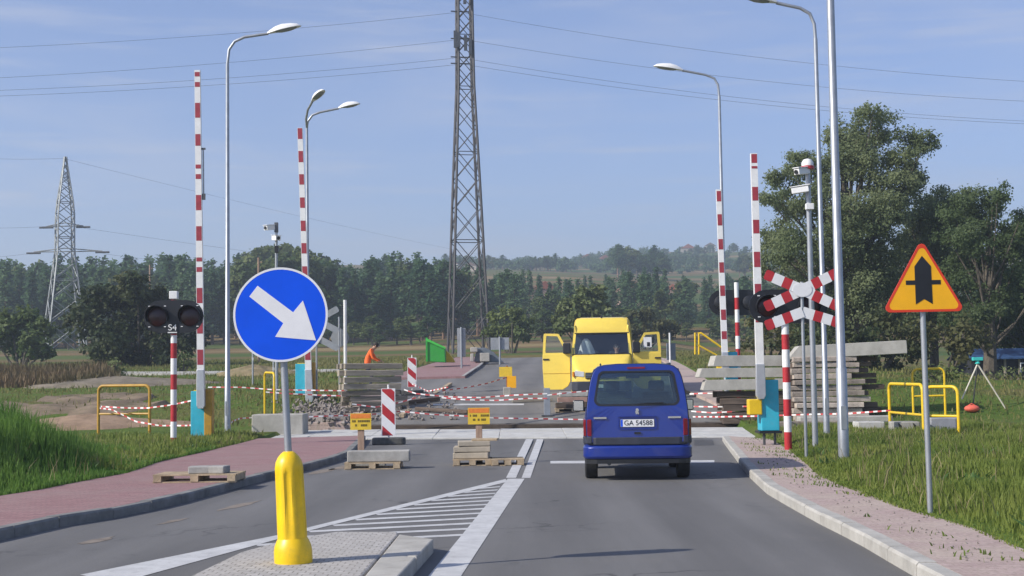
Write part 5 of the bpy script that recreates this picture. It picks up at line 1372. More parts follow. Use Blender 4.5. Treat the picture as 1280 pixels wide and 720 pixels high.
def block(label, px0, px1, ytop, ybot, d=None, m=CONC, dep=.6, off=.1, rz=0.0, cat='concrete block', name='concrete_block', group='concrete blocks at the crossing', marks=False):
    a = G(px0, ybot, off) if d is None else at(px0, ybot, d); A2, B2 = at(px0, ybot, a.y), at(px1, ytop, a.y)
    o = root(name, label, cat, ((A2.x+B2.x)/2, a.y, A2.z), rz=rz, group=group) if marks else None
    ln, hh = B2.x-A2.x, B2.z-A2.z
    mb = MB(); mb.box((0, dep/2, hh/2-.05), (ln, dep, hh+.1))
    bo = mb.build('block' if marks else name, m, o, bevel=.025)
    if marks:
        for u in (-.28, .3): MB().prism([(ln*u, hh*.3), (ln*u+.07, hh*.1), (ln*u+.03, hh*.75), (ln*u-.06, hh*.95)], -.004, -.001).build('black_mark', BLACK, o)
        return o
    bo.location = ((A2.x+B2.x)/2, a.y, A2.z); bo.rotation_euler = (0, 0, rz); tag(bo, label, cat, group); return bo
block('whitened concrete block under the narrow yellow railing', 314.5, 379, 517.5, 541, m=CONC_L, dep=1.0)
block('small pale concrete block at the foot of the tall sleeper pile', 1073, 1106, 527, 543, m=CONC_W)
block('grey concrete block with two black marks inside the yellow railing', 1119, 1150, 527, 546, m=CONC, marks=True)
block('bluish grey concrete block beside the amber triangle pole', 1164, 1199, 522, 546, m=mat('bluish_concrete', (.3, .31, .34), .9, 0, .15, 3, .2), dep=.4)
block('long flat concrete slab below the tall sleeper pile', 1000, 1116, 519.5, 524.5, m=CONC_L, dep=.5, d=38.3)
block('pale slab lying at the front of the timber stack', 955, 1062, 526, 535, m=SLEEP_P, dep=.4, d=38.0)

# ------------------------------------------------------------------ pallets and paving stones
def pallet(label, loc, rz, ln=1.2, wd=.8, nb=5):
    o = root('pallet', label, 'pallet', loc, rz)
    for i in range(3):
        mb = MB()
        x = -ln/2+.07+i*(ln-.14)/2
        mb.box((x, 0, .06), (.12, wd, .085)); mb.build('bearer', PALLET, o)
    mb = MB()
    for i in range(nb): y = -wd/2+.07+i*(wd-.14)/(nb-1); mb.box((0, y, .115), (ln, .11, .022))
    mb.build('deck', PALLET, o)
    mb = MB(); mb.box((0, -wd/2+.06, .009), (ln, .1, .018)); mb.box((0, wd/2-.06, .009), (ln, .1, .018)); mb.build('bottom_board', PALLET, o)
    return o
p = G(590, 582.5, 0); s1 = p.y/FPX
w1 = 49*s1
pallet('worn wooden pallet under the beige paving stones', p+V((w1*.0, .4, .0)), .02, w1, .8)
p2 = G(634, 582.5, 0); pallet('empty wooden pallet end beside the white double line', p2+V((.0, .42, .0)), .04, 41*s1, .75)
PAVE = mat('beige_paving_stone', (.4, .35, .27), .9, 0, .15, 4, .3)
zt = .127
for i, (w_, h, dx) in enumerate(((44, 8, -1), (46, 7.4, 0), (40, 6.5, 2))):
    hh = h*s1; mb = MB(); mb.box((0, 0, hh/2), (w_*s1, .55, hh*.92)); o = mb.build('paving_stone', PAVE, bevel=.012)
    o.location = (p.x+dx*s1, p.y+.38, zt); o.rotation_euler = (0, 0, .05*(i-1)); zt += hh
    tag(o, nth(2-i, 'beige paving stone on the pallet under the yellow board'), 'paving stone', 'paving stones on the wooden pallet')
topz = zt
SIGN_YEL2 = mat('notice_yellow', (.72, .5, .03), .6, 0, .1, 6, dirt=.3, dirtcol=(.5, .4, .2)); SIGN_ORG = mat('notice_orange', (.75, .22, .03), .6, 0, .1, 20); INK = mat('faded_ink', (.16, .11, .01), .7, 0, .2, 20)
def board(label, px, ytop, ybot, wpx, base, post_bot, m2=None, rz=0.):
    d = base.y; o = root('notice_board', label, 'notice board', base, rz=rz)
    k = d/FPX; (x0, z0), (x1, z1) = L(o, px-wpx/2, ybot), L(o, px+wpx/2, ytop)
    MB().box(((x0+x1)/2, .03, z1/2-.05), (8*k, .06, z1+.02)).build('post', WOOD, o, bevel=.004)
    pl = MB(); pl.box(((x0+x1)/2, -.012, (z0+z1)/2), (x1-x0, .015, z1-z0)); po = pl.build('panel', SIGN_YEL2, o)
    hd = MB(); hd.box(((x0+x1)/2, -.0215, z1-(z1-z0)*.17), ((x1-x0)*.94, .003, (z1-z0)*.27)); hd.build('orange_header', SIGN_ORG, po)
    cxm = (x0+x1)/2; W_ = x1-x0; H_ = z1-z0
    wd_ = []
    for row, zz_ in enumerate((z1-H_*.47, z1-H_*.72)):
        x = cxm-W_*(.42 if row == 0 else .28)
        lim = cxm+W_*(.42 if row == 0 else .28)
        while x < lim:
            lw = random.uniform(.025, .05)*W_/.45
            if random.random() < .82: wd_.append((x+lw/2, lw*.8, zz_))
            x += lw
    for a, b, c in wd_: MB().box((a, -.0215, c), (b, .003, H_*.13)).build('word', INK, po)
    return o

bp0 = V((p.x+at(598, 560, p.y).x-at(590, 560, p.y).x, p.y+.75, base_h(p.x, p.y)))
board('yellow notice board on a timber post standing on the paving stones', 598.5, 509.5, 530.5, 27, V((bp0.x, p.y+.72, 0)), 550)
lt = MB(); lt.box((0, 0, .02), (32*s1, .3, .04)); o = lt.build('timber_offcut', PALLET, bevel=.005); o.location = (at(606, 550, p.y).x, p.y+.3, topz+.002); o.rotation_euler = (0, .0, -.1); tag(o, 'pale timber offcut lying on the beige paving stones', 'timber')
# grey blocks on the left pallet
p = G(465, 587, 0); s2 = p.y/FPX
pallet('wooden pallet carrying a long grey kerb stone', p+V((0, .4, 0)), .0, 70*s2, .75)
mb = MB(); mb.box((0, 0, 0), (78*s2, .34, 14*s2)); o = mb.build('kerb_stone', CONC, bevel=.02); o.location = (at(472, 580, p.y).x, p.y+.28, .13+7*s2); o.rotation_euler = (0, 0, .03); tag(o, 'long grey kerb stone at the front of its pallet', 'kerb stone')
mb = MB(); mb.box((0, 0, 0), (48*s2, .26, 8*s2)); o = mb.build('kerb_stone', CONC, bevel=.02); o.location = (at(452, 568, p.y).x, p.y+1.0, 4*s2+.002); o.rotation_euler = (0, 0, .05); tag(o, 'shorter grey kerb stone lying on the asphalt behind the laden pallet', 'kerb stone')
b0 = G(454, 571, 0)
board('yellow notice board on a timber post near the pink pavement', 451, 516.5, 537.5, 26, b0, 568)
# broken pallet with stones on the pavement
p = G(243, 603.5, .12); s3 = p.y/FPX
pallet('broken wooden pallet with grey blocks lying on the pink pavement', p+V((0, .38, 0)), rad(-1), 104*s3, .75)
for i, (px, w_, h) in enumerate(((245, 26, 9), (268, 24, 9), (256, 14, 6))):
    mb = MB(); mb.box((0, 0, h*s3/2), (w_*s3, .3, h*s3)); o = mb.build('paving_block', CONC, bevel=.015); o.location = (at(px, 590, p.y).x, p.y+(.25 if i < 2 else .62), p.z+.127); o.rotation_euler = (0, 0, (.1, -.15, .3)[i])
    tag(o, ('grey paving block with a dark corner on the broken pallet', 'grey paving block at the kerb end of the broken pallet', 'smallest grey block at the back of the broken pallet')[i], 'paving block', 'grey blocks on the broken pallet')
# pallet of kerb stones in front of the van
a = stand(717, 44.6, 0.0)
pallet('dark pallet of stones in front of the yellow van', a+V((0, .35, 0)), 0, 46*a.y/FPX, .8)
for i in range(3):
    hh = 7*a.y/FPX; mb = MB(); mb.box((0, 0, hh/2), ((44-i*3)*a.y/FPX, .6, hh*.9)); o = mb.build('kerb_stone', (SLEEP_B, mat('reddish_stone', (.32, .2, .16), .9, 0, .2, 5, .3), CONC)[i], bevel=.015); o.location = (a.x+.03*i, a.y+.3, a.z+.127+hh*i); tag(o, nth(2-i, 'stone on the pallet in front of the yellow van'), 'kerb stone', 'stones on the pallet before the van')

# ------------------------------------------------------------------ warning beacons, bollard, far board
def beacon(label, px, ytop, ybot, wpx, base, foot=True):
    o = root('warning_beacon', label, 'warning beacon', base)
    k = base.y/FPX; (x0, z0), (x1, z1) = L(o, px-wpx/2, ybot), L(o, px+wpx/2, ytop); cx = (x0+x1)/2; W_ = x1-x0; H_ = z1-z0
    pl = MB(); pl.prism(rounded([(x0, z0), (x1, z0), (x1, z1), (x0, z1)], .015, 3), -.02, .02, 0); po = pl.build('panel', SIGN_WHITE, o)
    lo_, hi_ = z0+.012, z1-.012; w_ = W_*.44
    def clip(q):
        for lim, sg in ((hi_, 1), (lo_, -1)):
            out = []
            for k_ in range(len(q)):
                p0, p1 = q[k_-1], q[k_]; i0, i1 = sg*(lim-p0[1]) >= 0, sg*(lim-p1[1]) >= 0
                if i0 != i1: t = (lim-p0[1])/(p1[1]-p0[1]); out.append((p0[0]+(p1[0]-p0[0])*t, lim))
                if i1: out.append(p1)
            q = out
        return q
    for f0 in (-.17, .31, .78):
        zl = z1-H_*f0; q = clip([(cx-w_, zl), (cx-w_, zl-H_*.22), (cx+w_, zl-H_*.46), (cx+w_, zl-H_*.24)])
        if len(q) > 2: MB().prism(q, -.024, -.0205).build('red_stripe', RED, po)
    MB().tube([(cx, .03, -.0), (cx, .03, z1+.1)], .022, 8).build('post', WHITE, o)
    if foot:
        f = MB()
        f.prism(rounded([(cx-.42, -.12), (cx+.42, -.12), (cx+.42, .3), (cx-.42, .3)], .1, 4), 0, .18, axis='z'); f.build('rubber_foot', mat('recycled_rubber', (.07, .07, .065), .9, 0, .3, 8), o, bevel=.03)
    return o
b0 = G(486, 556, 0); beacon('red and white striped beacon beside the yellow notice board, near the grey sleepers', 485.5, 485.5, 545, 17, b0)
b0 = stand(515, 52, 0); beacon('distant red and white beacon at the edge of the far pink pavement', 515, 447, 484, 11, b0)
b0 = stand(634, 50.5, 0)
o = root('sign_pair', 'two overlapping yellow boards on a short post before the van door', 'notice board', b0); k = b0.y/FPX
MB().tube([(0, .03, -.05), (0, .03, L(o, 635, 457)[1])], .03, 8).build('post', mat('rust_post', (.25, .08, .03), .7), o)
(x0, z0), (x1, z1) = L(o, 624, 471), L(o, 640, 458.5); MB().box(((x0+x1)/2, -.01, (z0+z1)/2), (x1-x0, .015, z1-z0)).build('upper_panel', SIGN_YEL2, o)
(x0, z0), (x1, z1) = L(o, 634, 485), L(o, 645, 470); MB().box(((x0+x1)/2, -.03, (z0+z1)/2), (x1-x0, .015, z1-z0)).build('lower_panel', SIGN_YEL, o)
MB().box((0, .02, .15), (.28, .2, .3)).build('foot', CONC, o, bevel=.02)
b0 = stand(684, 44.2, 0); o = root('post', 'short grey steel post below the open van door', 'post', b0)
zt = L(o, 684, 485)[1]; MB().box((0, 0, zt/2-.05), (.2, .16, zt+.1)).build('column', GALV, o, bevel=.01); MB().box((.0, 0, .02), (.36, .3, .03)).build('foot_plate', STEEL_D, o)

# barrier tape
TW, TR_ = mat('tape_white', (.8, .78, .76), .5), mat('tape_red', (.5, .06, .06), .5)
def tape(label, pts, d0, d1, w_=.04, twist=.0, sag=0.0):
    P = []
    n = len(pts); 
    for i, (x, y) in enumerate(pts): P.append(at(x, y, d0+(d1-d0)*i/(n-1)))
    L_ = [0]
    for a, b in zip(P, P[1:]): L_.append(L_[-1]+(b-a).length)
    m = max(4, int(L_[-1]/.15)); mb = MB()
    fine = []
    for t in np.linspace(0, L_[-1], m*2+1): fine.append(V([np.interp(t, L_, [q[c] for q in P]) for c in range(3)]))
    for i in range(m*2):
        a, b = fine[i], fine[i+1]
        u = V((0, .25*math.sin(i*.3), 1)).normalized()*w_/2
        mb.add([a-u, b-u, b+u, a+u], [(0, 1, 2, 3)], (i//2) % 2)
    o = mb.build('barrier_tape', [TW, TR_]); s_ = o.modifiers.new('thick', 'SOLIDIFY'); s_.thickness = .002
    tag(o, label, 'barrier tape', 'red and white tapes strung round the dig'); return o
tape('lower tape strung from the whitened block past the striped beacon', [(315, 524), (345, 521), (380, 521), (440, 519), (480, 517), (500, 514)], 41, 43.4)
tape('tape sagging just above the dug trench between the beacon and the car', [(500, 514), (540, 518), (580, 520), (620, 522.5), (680, 523.5), (735, 524.5)], 43.4, 43.2)
tape('upper tape crossing the far asphalt to the grey post', [(505, 487), (520, 492), (560, 496), (600, 497), (640, 494), (684, 492)], 45, 44.1)
tape('slack tape drooping below the upper tape before the van', [(552, 497), (580, 499.5), (620, 500.5), (660, 498), (684, 498)], 44.6, 44.1)
tape('faint tape rising behind toward the two yellow boards', [(548, 489), (580, 485), (610, 479), (632, 472)], 48, 50)
tape('tape along the stones on the pallet before the van', [(684, 494), (700, 492), (730, 489), (745, 488)], 44, 43.9)
tape('upper tape crossing the dusty footpath beyond the car', [(862, 492.5), (880, 491.5), (910, 492)], 43, 42.2)
tape('middle tape crossing the dusty footpath beyond the car', [(862, 508), (890, 508.5), (930, 508), (950, 508.5)], 42.4, 41)
tape('lowest tape from the footpath past the timbers to the yellow railing', [(866, 521), (900, 521), (950, 520), (1010, 518), (1060, 517), (1113, 513)], 41.2, 34.5)
tape('tape stretched level above the grass beside the arrow sign pole', [(260, 484), (300, 484), (340, 487), (400, 488), (432, 488.5)], 47, 46.2)
tape('tape just below the level one, running to the grey sleepers', [(331, 490), (360, 492), (400, 494), (432, 495)], 46, 46)
tape('tape drooping from the dull yellow railing past the S4 post', [(123, 510), (140, 512), (170, 527), (200, 532), (232, 532), (245, 531)], 41, 38)
tape('tape rising from the dull yellow railing to the tallest barrier', [(123, 508), (160, 510), (185, 510), (215, 506), (243, 500)], 41, 38.5)
tape('short tape between the tall lamp post and the whitened block', [(285, 532), (292, 526), (300, 523), (315, 522)], 39.4, 41)

for i, (xa, ya, xb_, yb, h, lab) in enumerate(((502, 521, 563, 481, .12, 'long pale timber lying slantwise beside the rubble near the striped beacon'), (505, 505, 548, 500, .14, 'short dark timber lying in the rubble behind the striped beacon'), (520, 512, 585, 516, .12, 'dark timber lying along the far edge of the dug trench'), (640, 502, 690, 500, .1, 'timber lying below the two yellow boards'), (350, 520, 395, 527, .14, 'broken dark timber in the rubble beside the whitened block'))):
    A_, B_ = G(xa, ya, .05), G(xb_, yb, .05); A_.z = base_h(A_.x, A_.y)+h*.5+.02; B_.z = base_h(B_.x, B_.y)+h*.5+.02
    u = (B_-A_); mb = MB(); mb.box((u.length/2, 0, 0), (u.length, h*1.3, h)); o = mb.build('timber', (PALLET, SLEEP_B, SLEEP_B, SLEEP_G, SLEEP_B)[i], bevel=.01); o.location = A_; o.rotation_euler = u.to_track_quat('X', 'Z').to_euler(); tag(o, lab, 'timber')

tape('slack tape looping over the rubble beside the striped beacon', [(440, 505), (470, 509), (500, 503), (520, 497)], 44.5, 45)
tape('tape hanging from the far striped beacon down to the long pale timber', [(515, 480), (535, 489), (560, 484)], 51, 48)
tape('second lower tape across the dusty footpath beside the dark timbers', [(864, 514), (890, 516), (915, 514.5)], 42, 41.3)
# ------------------------------------------------------------------ lattice tower, pylon, cables
TOWER = mat('aged_lattice_steel', (.05, .048, .05), .6, .2, .2, 1)
PYL = mat('pale_lattice_steel', (.28, .3, .3), .6, .35, .15, 1)
p = stand(585.5, 130, 0); o = root('lattice_tower', 'tall dark steel lattice tower with antennas behind the green hopper', 'lattice tower', p, rz=rad(11))
def zrow(y, d=130): return at(585, y, d).z-p.z
prof = [(-.3, 3.45), (zrow(250), 2.35), (zrow(105), 1.45), (zrow(-130), 1.15)]
def hw_at(z): return np.interp(z, [a for a, b in prof], [b for a, b in prof])/2
def lattice(o, hw, zs, mat_, rl_, rb, name='frame', sub=1):
    lg = []
    for sx in (-1, 1):
        for sy in (-1, 1):
            m_ = MB(); m_.tube([(sx*hw(z), sy*hw(z), z) for z in zs], rl_, 4); m_.build('leg', mat_, o)
    m_ = MB()
    for i, (z0, z1) in enumerate(zip(zs, zs[1:])):
        h0, h1 = hw(z0), hw(z1)
        for a, b in (((-1, -1), (1, -1)), ((1, -1), (1, 1)), ((1, 1), (-1, 1)), ((-1, 1), (-1, -1))):
            m_.tube([(a[0]*h0, a[1]*h0, z0), (b[0]*h1, b[1]*h1, z1)], rb, 4, cap=False)
            m_.tube([(b[0]*h0, b[1]*h0, z0), (a[0]*h1, a[1]*h1, z1)], rb, 4, cap=False)
            if i % 3 == 0: m_.tube([(a[0]*h0, a[1]*h0, z0), (b[0]*h0, b[1]*h0, z0)], rb, 4, cap=False)
    m_.build(name, mat_, o)
zs = [-.3]; 
while zs[-1] < zrow(-125): zs.append(zs[-1]+max(1.5, hw_at(zs[-1])*2.3))
lattice(o, hw_at, zs, TOWER, .12, .04, 'bracing')
for px, y0, y1 in ((567, 42, 63), (571.5, 44, 62), (580, 47, 66), (586, 52, 71), (579, -6, 8)):
    (x0, z1), (_, z0) = L(o, px, y0), L(o, px, y1); MB().box((x0, -.9, (z0+z1)/2), (.28, .2, z1-z0)).build('antenna', STEEL_D, o)
def cable(label, A, B, sag, r=.014, n=26):
    A, B = V(A), V(B); pts = []
    for i in range(n+1):
        t = i/n; q = A.lerp(B, t); q.z -= 4*sag*t*(1-t); pts.append(q)
    m_ = MB(); m_.tube(pts, r, 5); o = m_.build('power_cable', STEEL_D, smooth=True); tag(o, label, 'power cable', 'overhead power cables'); return o
names = ('topmost', 'second highest', 'third highest', 'lowest')
for i, (y0, ya, yb) in enumerate(((15, 58, 98), (49, 96, 122), (72, 111, 147), (80, 118, 150))):
    T = at(575+(i % 2)*3, y0, 130); A = at(-60, ya+4, 128); B = at(1340, yb+7, 134)
    cable(f'{names[i]} cable running from the lattice tower toward the pylon side', T, A, .45)
    cable(f'{names[i]} cable running from the lattice tower over the big trees', T, B, 1.0)
    # cross arm holding the pair
    (x_, z_) = L(o, 575, y0); MB().tube([(x_-.9, -.1, z_), (x_+.9, -.1, z_)], .06, 6).build('cross_arm', TOWER, o)
p2_ = stand(80, 180, .12); o = root('pylon', 'pale lattice power pylon with cross arms rising from the bushes', 'pylon', p2_, rz=rad(28))
def zr(y): return at(80, y, 180).z-p2_.z
prof2 = [(-.3, 5.0), (zr(316), 2.1), (zr(262), 2.0), (zr(199), .25)]
hw2 = lambda z: np.interp(z, [a for a, b in prof2], [b for a, b in prof2])/2
zs = [-.3]
while zs[-1] < zr(203): zs.append(zs[-1]+max(.9, hw2(zs[-1])*1.5))
zs.append(zr(199))
lattice(o, hw2, zs, PYL, .1, .05, 'bracing')
for y, xa, xb_ in ((283, 58, 104), (315, 42, 128)):
    (x0, z0), (x1, _) = L(o, xa, y), L(o, xb_, y); c = math.cos(-rad(28)); s_ = math.sin(-rad(28))
    m_ = MB()
    for dz in (0, .45): m_.tube([(x0*c, x0*s_, z0), (0, 0, z0+dz), (x1*c, x1*s_, z0)], .07, 4)
    m_.build('cross_arm', PYL, o)
    for x in (x0, x1):
        m_ = MB(); m_.tube([((x-.9)*c, (x-.9)*s_, z0-.15), ((x+.9)*c, (x+.9)*s_, z0-.15)], .13, 8); m_.build('insulator', STEEL_D, o)
cable('thin cable leaving the pylon tip toward the picture edge', at(79, 198, 180), at(-40, 197, 172), .15)
cable('thin cable leaving the pylon tip toward the lattice tower', at(79, 198, 180), at(830, 345, 640), 4, .014)
cable('cable from the upper pylon arm running behind the lattice tower', at(104, 285, 180), at(720, 352, 420), 1.5, .014)
cable('short cable from the upper pylon arm leaving the picture', at(58, 283, 180), at(-40, 284, 176), .15)
cable('cable from the lower pylon arm leaving the picture', at(42, 316, 180), at(-40, 323, 176), .15)
cable('cable from the lower pylon arm running into the forest', at(128, 317, 180), at(420, 338, 300), .8, .014)

# ------------------------------------------------------------------ trees
def leaf_mesh(name, C, N, size, m, aspect=.6):
    """many small leaf faces; C centres, N facing directions"""
    n = len(C); C = np.asarray(C, float); N = np.asarray(N, float); N /= np.linalg.norm(N, axis=1)[:, None]+1e-9
    a = RNG.normal(size=(n, 3)); u = np.cross(N, a); u /= np.linalg.norm(u, axis=1)[:, None]+1e-9; v = np.cross(N, u)
    s = np.asarray(size)[:, None]
    P = np.stack([C-u*s*.5, C+v*s*aspect*.5-u*s*.05, C+u*s*.5, C-v*s*aspect*.5+u*s*.05], 1).reshape(-1, 3)
    me = bpy.data.meshes.new(name); me.vertices.add(4*n); me.vertices.foreach_set('co', P.ravel())
    me.loops.add(4*n); me.loops.foreach_set('vertex_index', np.arange(4*n)); me.polygons.add(n)
    me.polygons.foreach_set('loop_start', np.arange(n)*4); me.polygons.foreach_set('loop_total', np.full(n, 4))
    me.update(calc_edges=True); me.materials.append(m); return me
def cloud_leaves(clusters, per, flat=.8, fill=.55):
    """leaf positions clumped in uneven tufts inside each cluster (c, r)"""
    CC, NN = [], []
    for c, r in clusters:
        nt_ = max(6, int(r*r*11)); n = int(per*r*r)
        d = RNG.normal(size=(nt_, 3)); d /= np.linalg.norm(d, axis=1)[:, None]
        tuft = np.asarray(c)+d*r*(RNG.random((nt_, 1))**.4)*np.array([1, 1, flat])
        k = RNG.integers(0, nt_, n)
        off = RNG.normal(size=(n, 3))*(.10+r*.11)*np.array([1, 1, .8])
        q = tuft[k]+off; CC.append(q); NN.append((q-np.asarray(c))/r*.8+RNG.normal(size=(n, 3))*.7+np.array([0, 0, .5]))
    return np.concatenate(CC), np.concatenate(NN)
def put(name, me, parent):
    o = bpy.data.objects.new(name, me); COL.objects.link(o); o.parent = parent; return o
WILLOW = leaf_mat('grey_green_leaves', (.105, .15, .06), (.235, .275, .135), .25, .55)
OAK = leaf_mat('mid_green_leaves', (.055, .1, .026), (.15, .185, .055), .3, .4)
BUSHL = leaf_mat('bush_leaves', (.04, .06, .02), (.115, .115, .042), .5, .35)
LIGHTW = leaf_mat('light_willow_leaves', (.085, .12, .035), (.17, .2, .075), .3, .3)
NEEDLE = leaf_mat('pine_needles', (.06, .122, .052), (.125, .2, .085), .25, .48)
REDL = leaf_mat('reddish_weed_leaves', (.1, .085, .035), (.26, .17, .1), .35, .3)
def big_tree(label, base_px, d, lumps, per, leaf, m, trunk_r, dep=2.4, cat='tree'):
    p = stand(base_px, d); o = root('tree', label, cat, p); k = d/FPX
    cl = []
    for (px, py, r) in lumps:
        x, z = L(o, px, py); cl.append(((x, random.uniform(-dep, dep), z), r*k*1.15))
        for _ in range(2):
            x2, z2 = L(o, px+random.uniform(-1, 1)*r*.8, py+random.uniform(-.6, .8)*r); cl.append(((x2, random.uniform(-dep, dep), z2), r*k*random.uniform(.55, .8)))
    C, N = cloud_leaves(cl, per); put('crown', leaf_mesh('crown', C, N, leaf*RNG.uniform(.6, 1.3, len(C)), m), o)
    t = MB(); zt = max(c[0][2] for c in cl)
    top = np.mean([c[0] for c in cl], axis=0)
    t.tube([(0, 0, -.3), (.05, 0, zt*.15), (top[0]*.4, 0, zt*.35), (top[0]*.8, .2, zt*.6), (top[0], .2, zt*.85)], [trunk_r*1.25, trunk_r, trunk_r*.8, trunk_r*.5, trunk_r*.15], 9)
    for (c, r) in cl:
        h = max(zt*.12, c[2]*random.uniform(.35, .6)); f = min(1, h/(zt*.6)); s_ = V((top[0]*.8*f, .2*f, h)); e = V(c)
        mid = s_.lerp(e, .5)+V((0, 0, -.3))
        t.tube([s_, mid, e], [trunk_r*.27, trunk_r*.14, trunk_r*.04], 6)
    t.build('trunk', BARK, o, smooth=True); return o
lumpsA = [(1062, 162, 24), (1098, 158, 22), (1082, 145, 14), (1128, 188, 24), (1146, 184, 15), (1075, 200, 36), (1110, 230, 32), (1137, 222, 20), (1022, 212, 24), (1002, 200, 15), (985, 222, 22), (966, 248, 16), (1000, 255, 26), (1040, 258, 34), (974, 290, 24), (1082, 270, 36), (1118, 268, 20), (1000, 310, 32), (1050, 312, 34), (1095, 322, 30), (966, 332, 20), (1030, 362, 38), (1080, 372, 34), (990, 372, 28), (1118, 352, 20), (1060, 412, 32), (1004, 412, 26), (1108, 402, 24)]
big_tree('tall grey green tree towering behind the lamp posts, highest of all the trees', 1072, 70, lumpsA, 1500, .15, WILLOW, .42)
lumpsB = [(1240, 243, 17), (1226, 256, 22), (1202, 266, 20), (1252, 266, 18), (1262, 292, 22), (1230, 300, 26), (1200, 304, 22), (1282, 300, 20), (1262, 332, 24), (1216, 342, 28), (1242, 372, 28), (1280, 365, 22), (1210, 385, 22)]
big_tree('round grey green tree above the amber triangle at the picture edge', 1238, 66, lumpsB, 1500, .15, WILLOW, .3)
lumpsC = [(1166, 262, 13), (1152, 276, 14), (1178, 280, 14), (1166, 305, 19), (1148, 318, 16), (1186, 330, 20), (1170, 352, 26), (1190, 392, 28), (1150, 382, 26), (1186, 262, 17), (1140, 300, 20), (1132, 342, 26), (1122, 382, 26), (1185, 300, 22), (1192, 345, 24), (1168, 250, 14), (1180, 268, 18), (1192, 280, 18), (1205, 320, 24), (1160, 262, 22), (1174, 285, 26), (1150, 298, 26), (1140, 270, 18), (1128, 310, 24)]
big_tree('small darker tree between the two grey green trees', 1168, 74, lumpsC, 1300, .15, WILLOW, .22)
lumpsD = [(1290, 262, 18), (1275, 285, 20), (1300, 290, 26), (1285, 320, 26), (1262, 350, 22), (1300, 350, 30), (1275, 385, 26), (1310, 400, 30), (1250, 395, 20)]
big_tree('leafy tree cut off by the picture edge above the blue roofed shed', 1296, 76, lumpsD, 1200, .16, OAK, .25)
def shrub(label, px, pybase, d, lumps, per, leaf, m, group=None, name='bush', cat='bush', dep=None):
    p = stand(px, d); o = root(name, label, cat, p, group=group); k = d/FPX
    cl = []
    for (qx, qy, r) in lumps:
        x, z = L(o, qx, qy); cl.append(((x, random.uniform(-1, 1)*(dep or r*k*1.2), z), r*k))
    C, N = cloud_leaves(cl, per); put('foliage', leaf_mesh('foliage', C, N, leaf*RNG.uniform(.6, 1.3, len(C)), m), o)
    t = MB()
    for c, r in cl: t.tube([(c[0]*.2, c[1]*.2, -.2), (c[0]*.6, c[1]*.6, c[2]*.5), c], [.09, .06, .02], 6)
    t.build('stem', BARK, o); return o
shrub('dense dark bush mass behind the S4 signal', 175, 455, 88, [(125, 372, 26), (118, 400, 28), (150, 365, 28), (178, 362, 24), (160, 395, 36), (195, 388, 30), (225, 400, 24), (232, 425, 24), (190, 425, 34), (150, 430, 32), (122, 432, 24), (215, 442, 22), (175, 446, 22), (205, 372, 18)], 420, .34, BUSHL, dep=3)
shrub('olive bush under the pylon at the picture edge', 25, 450, 96, [(5, 405, 24), (30, 400, 22), (50, 410, 18), (15, 430, 24), (45, 432, 20), (-15, 420, 26), (62, 440, 12)], 420, .34, OAK, dep=2.5)
shrub('small bright sapling before the dark bush mass', 146, 470, 68, [(146, 454, 8), (144, 463, 7), (149, 461, 7)], 900, .16, LIGHTW)
shrub('pale roadside bush beside the S4 post', 229, 460, 74, [(228, 447, 10), (234, 455, 9), (222, 455, 9)], 800, .18, LIGHTW)
shrub('dark thicket under the tall grey green tree', 1095, 455, 62, [(1060, 425, 26), (1100, 420, 30), (1135, 425, 28), (1120, 445, 20), (1080, 445, 22), (1030, 430, 24), (1000, 432, 22)], 460, .26, BUSHL, dep=1.5)
shrub('olive thicket behind the amber triangle pole', 1180, 450, 63, [(1165, 415, 26), (1200, 420, 26), (1180, 440, 22), (1215, 438, 18), (1150, 440, 20)], 460, .25, BUSHL, dep=1.5)
shrub('yellowish bush above the blue roofed shed', 1255, 440, 78, [(1235, 408, 24), (1270, 402, 28), (1255, 425, 24), (1290, 420, 26), (1220, 425, 20), (1280, 380, 20)], 420, .3, OAK, dep=2)
shrub('dark bush behind the right hand striped posts', 962, 430, 66, [(950, 405, 18), (972, 400, 20), (962, 425, 18), (985, 425, 16), (940, 430, 12)], 460, .24, BUSHL, dep=1.5)
shrub('weedy bush with tall stems beside the tripod', 1180, 480, 50, [(1165, 468, 11), (1182, 465, 12), (1196, 470, 10), (1150, 472, 9)], 900, .15, OAK)
shrub('low weeds with pale tops before the blue roofed shed', 1262, 485, 52, [(1232, 471, 9), (1250, 469, 10), (1268, 469, 10), (1286, 470, 10), (1300, 472, 10)], 900, .14, LIGHTW)
shrub('light green willow bush behind the yellow van roof', 735, 430, 118, [(722, 372, 15), (740, 365, 14), (708, 385, 14), (735, 385, 20), (752, 380, 14), (720, 402, 18), (745, 405, 18), (700, 405, 14)], 380, .42, LIGHTW, name='willow', cat='tree')
shrub('dull green bush at the foot of the lattice tower', 640, 440, 124, [(622, 395, 12), (640, 392, 14), (655, 402, 12), (632, 412, 16), (650, 418, 14), (615, 415, 12)], 380, .42, OAK)
shrub('dark green bush beside the van behind the open door', 800, 440, 130, [(785, 402, 12), (805, 398, 14), (822, 405, 13), (795, 418, 14), (815, 422, 14), (840, 412, 12)], 380, .42, BUSHL)

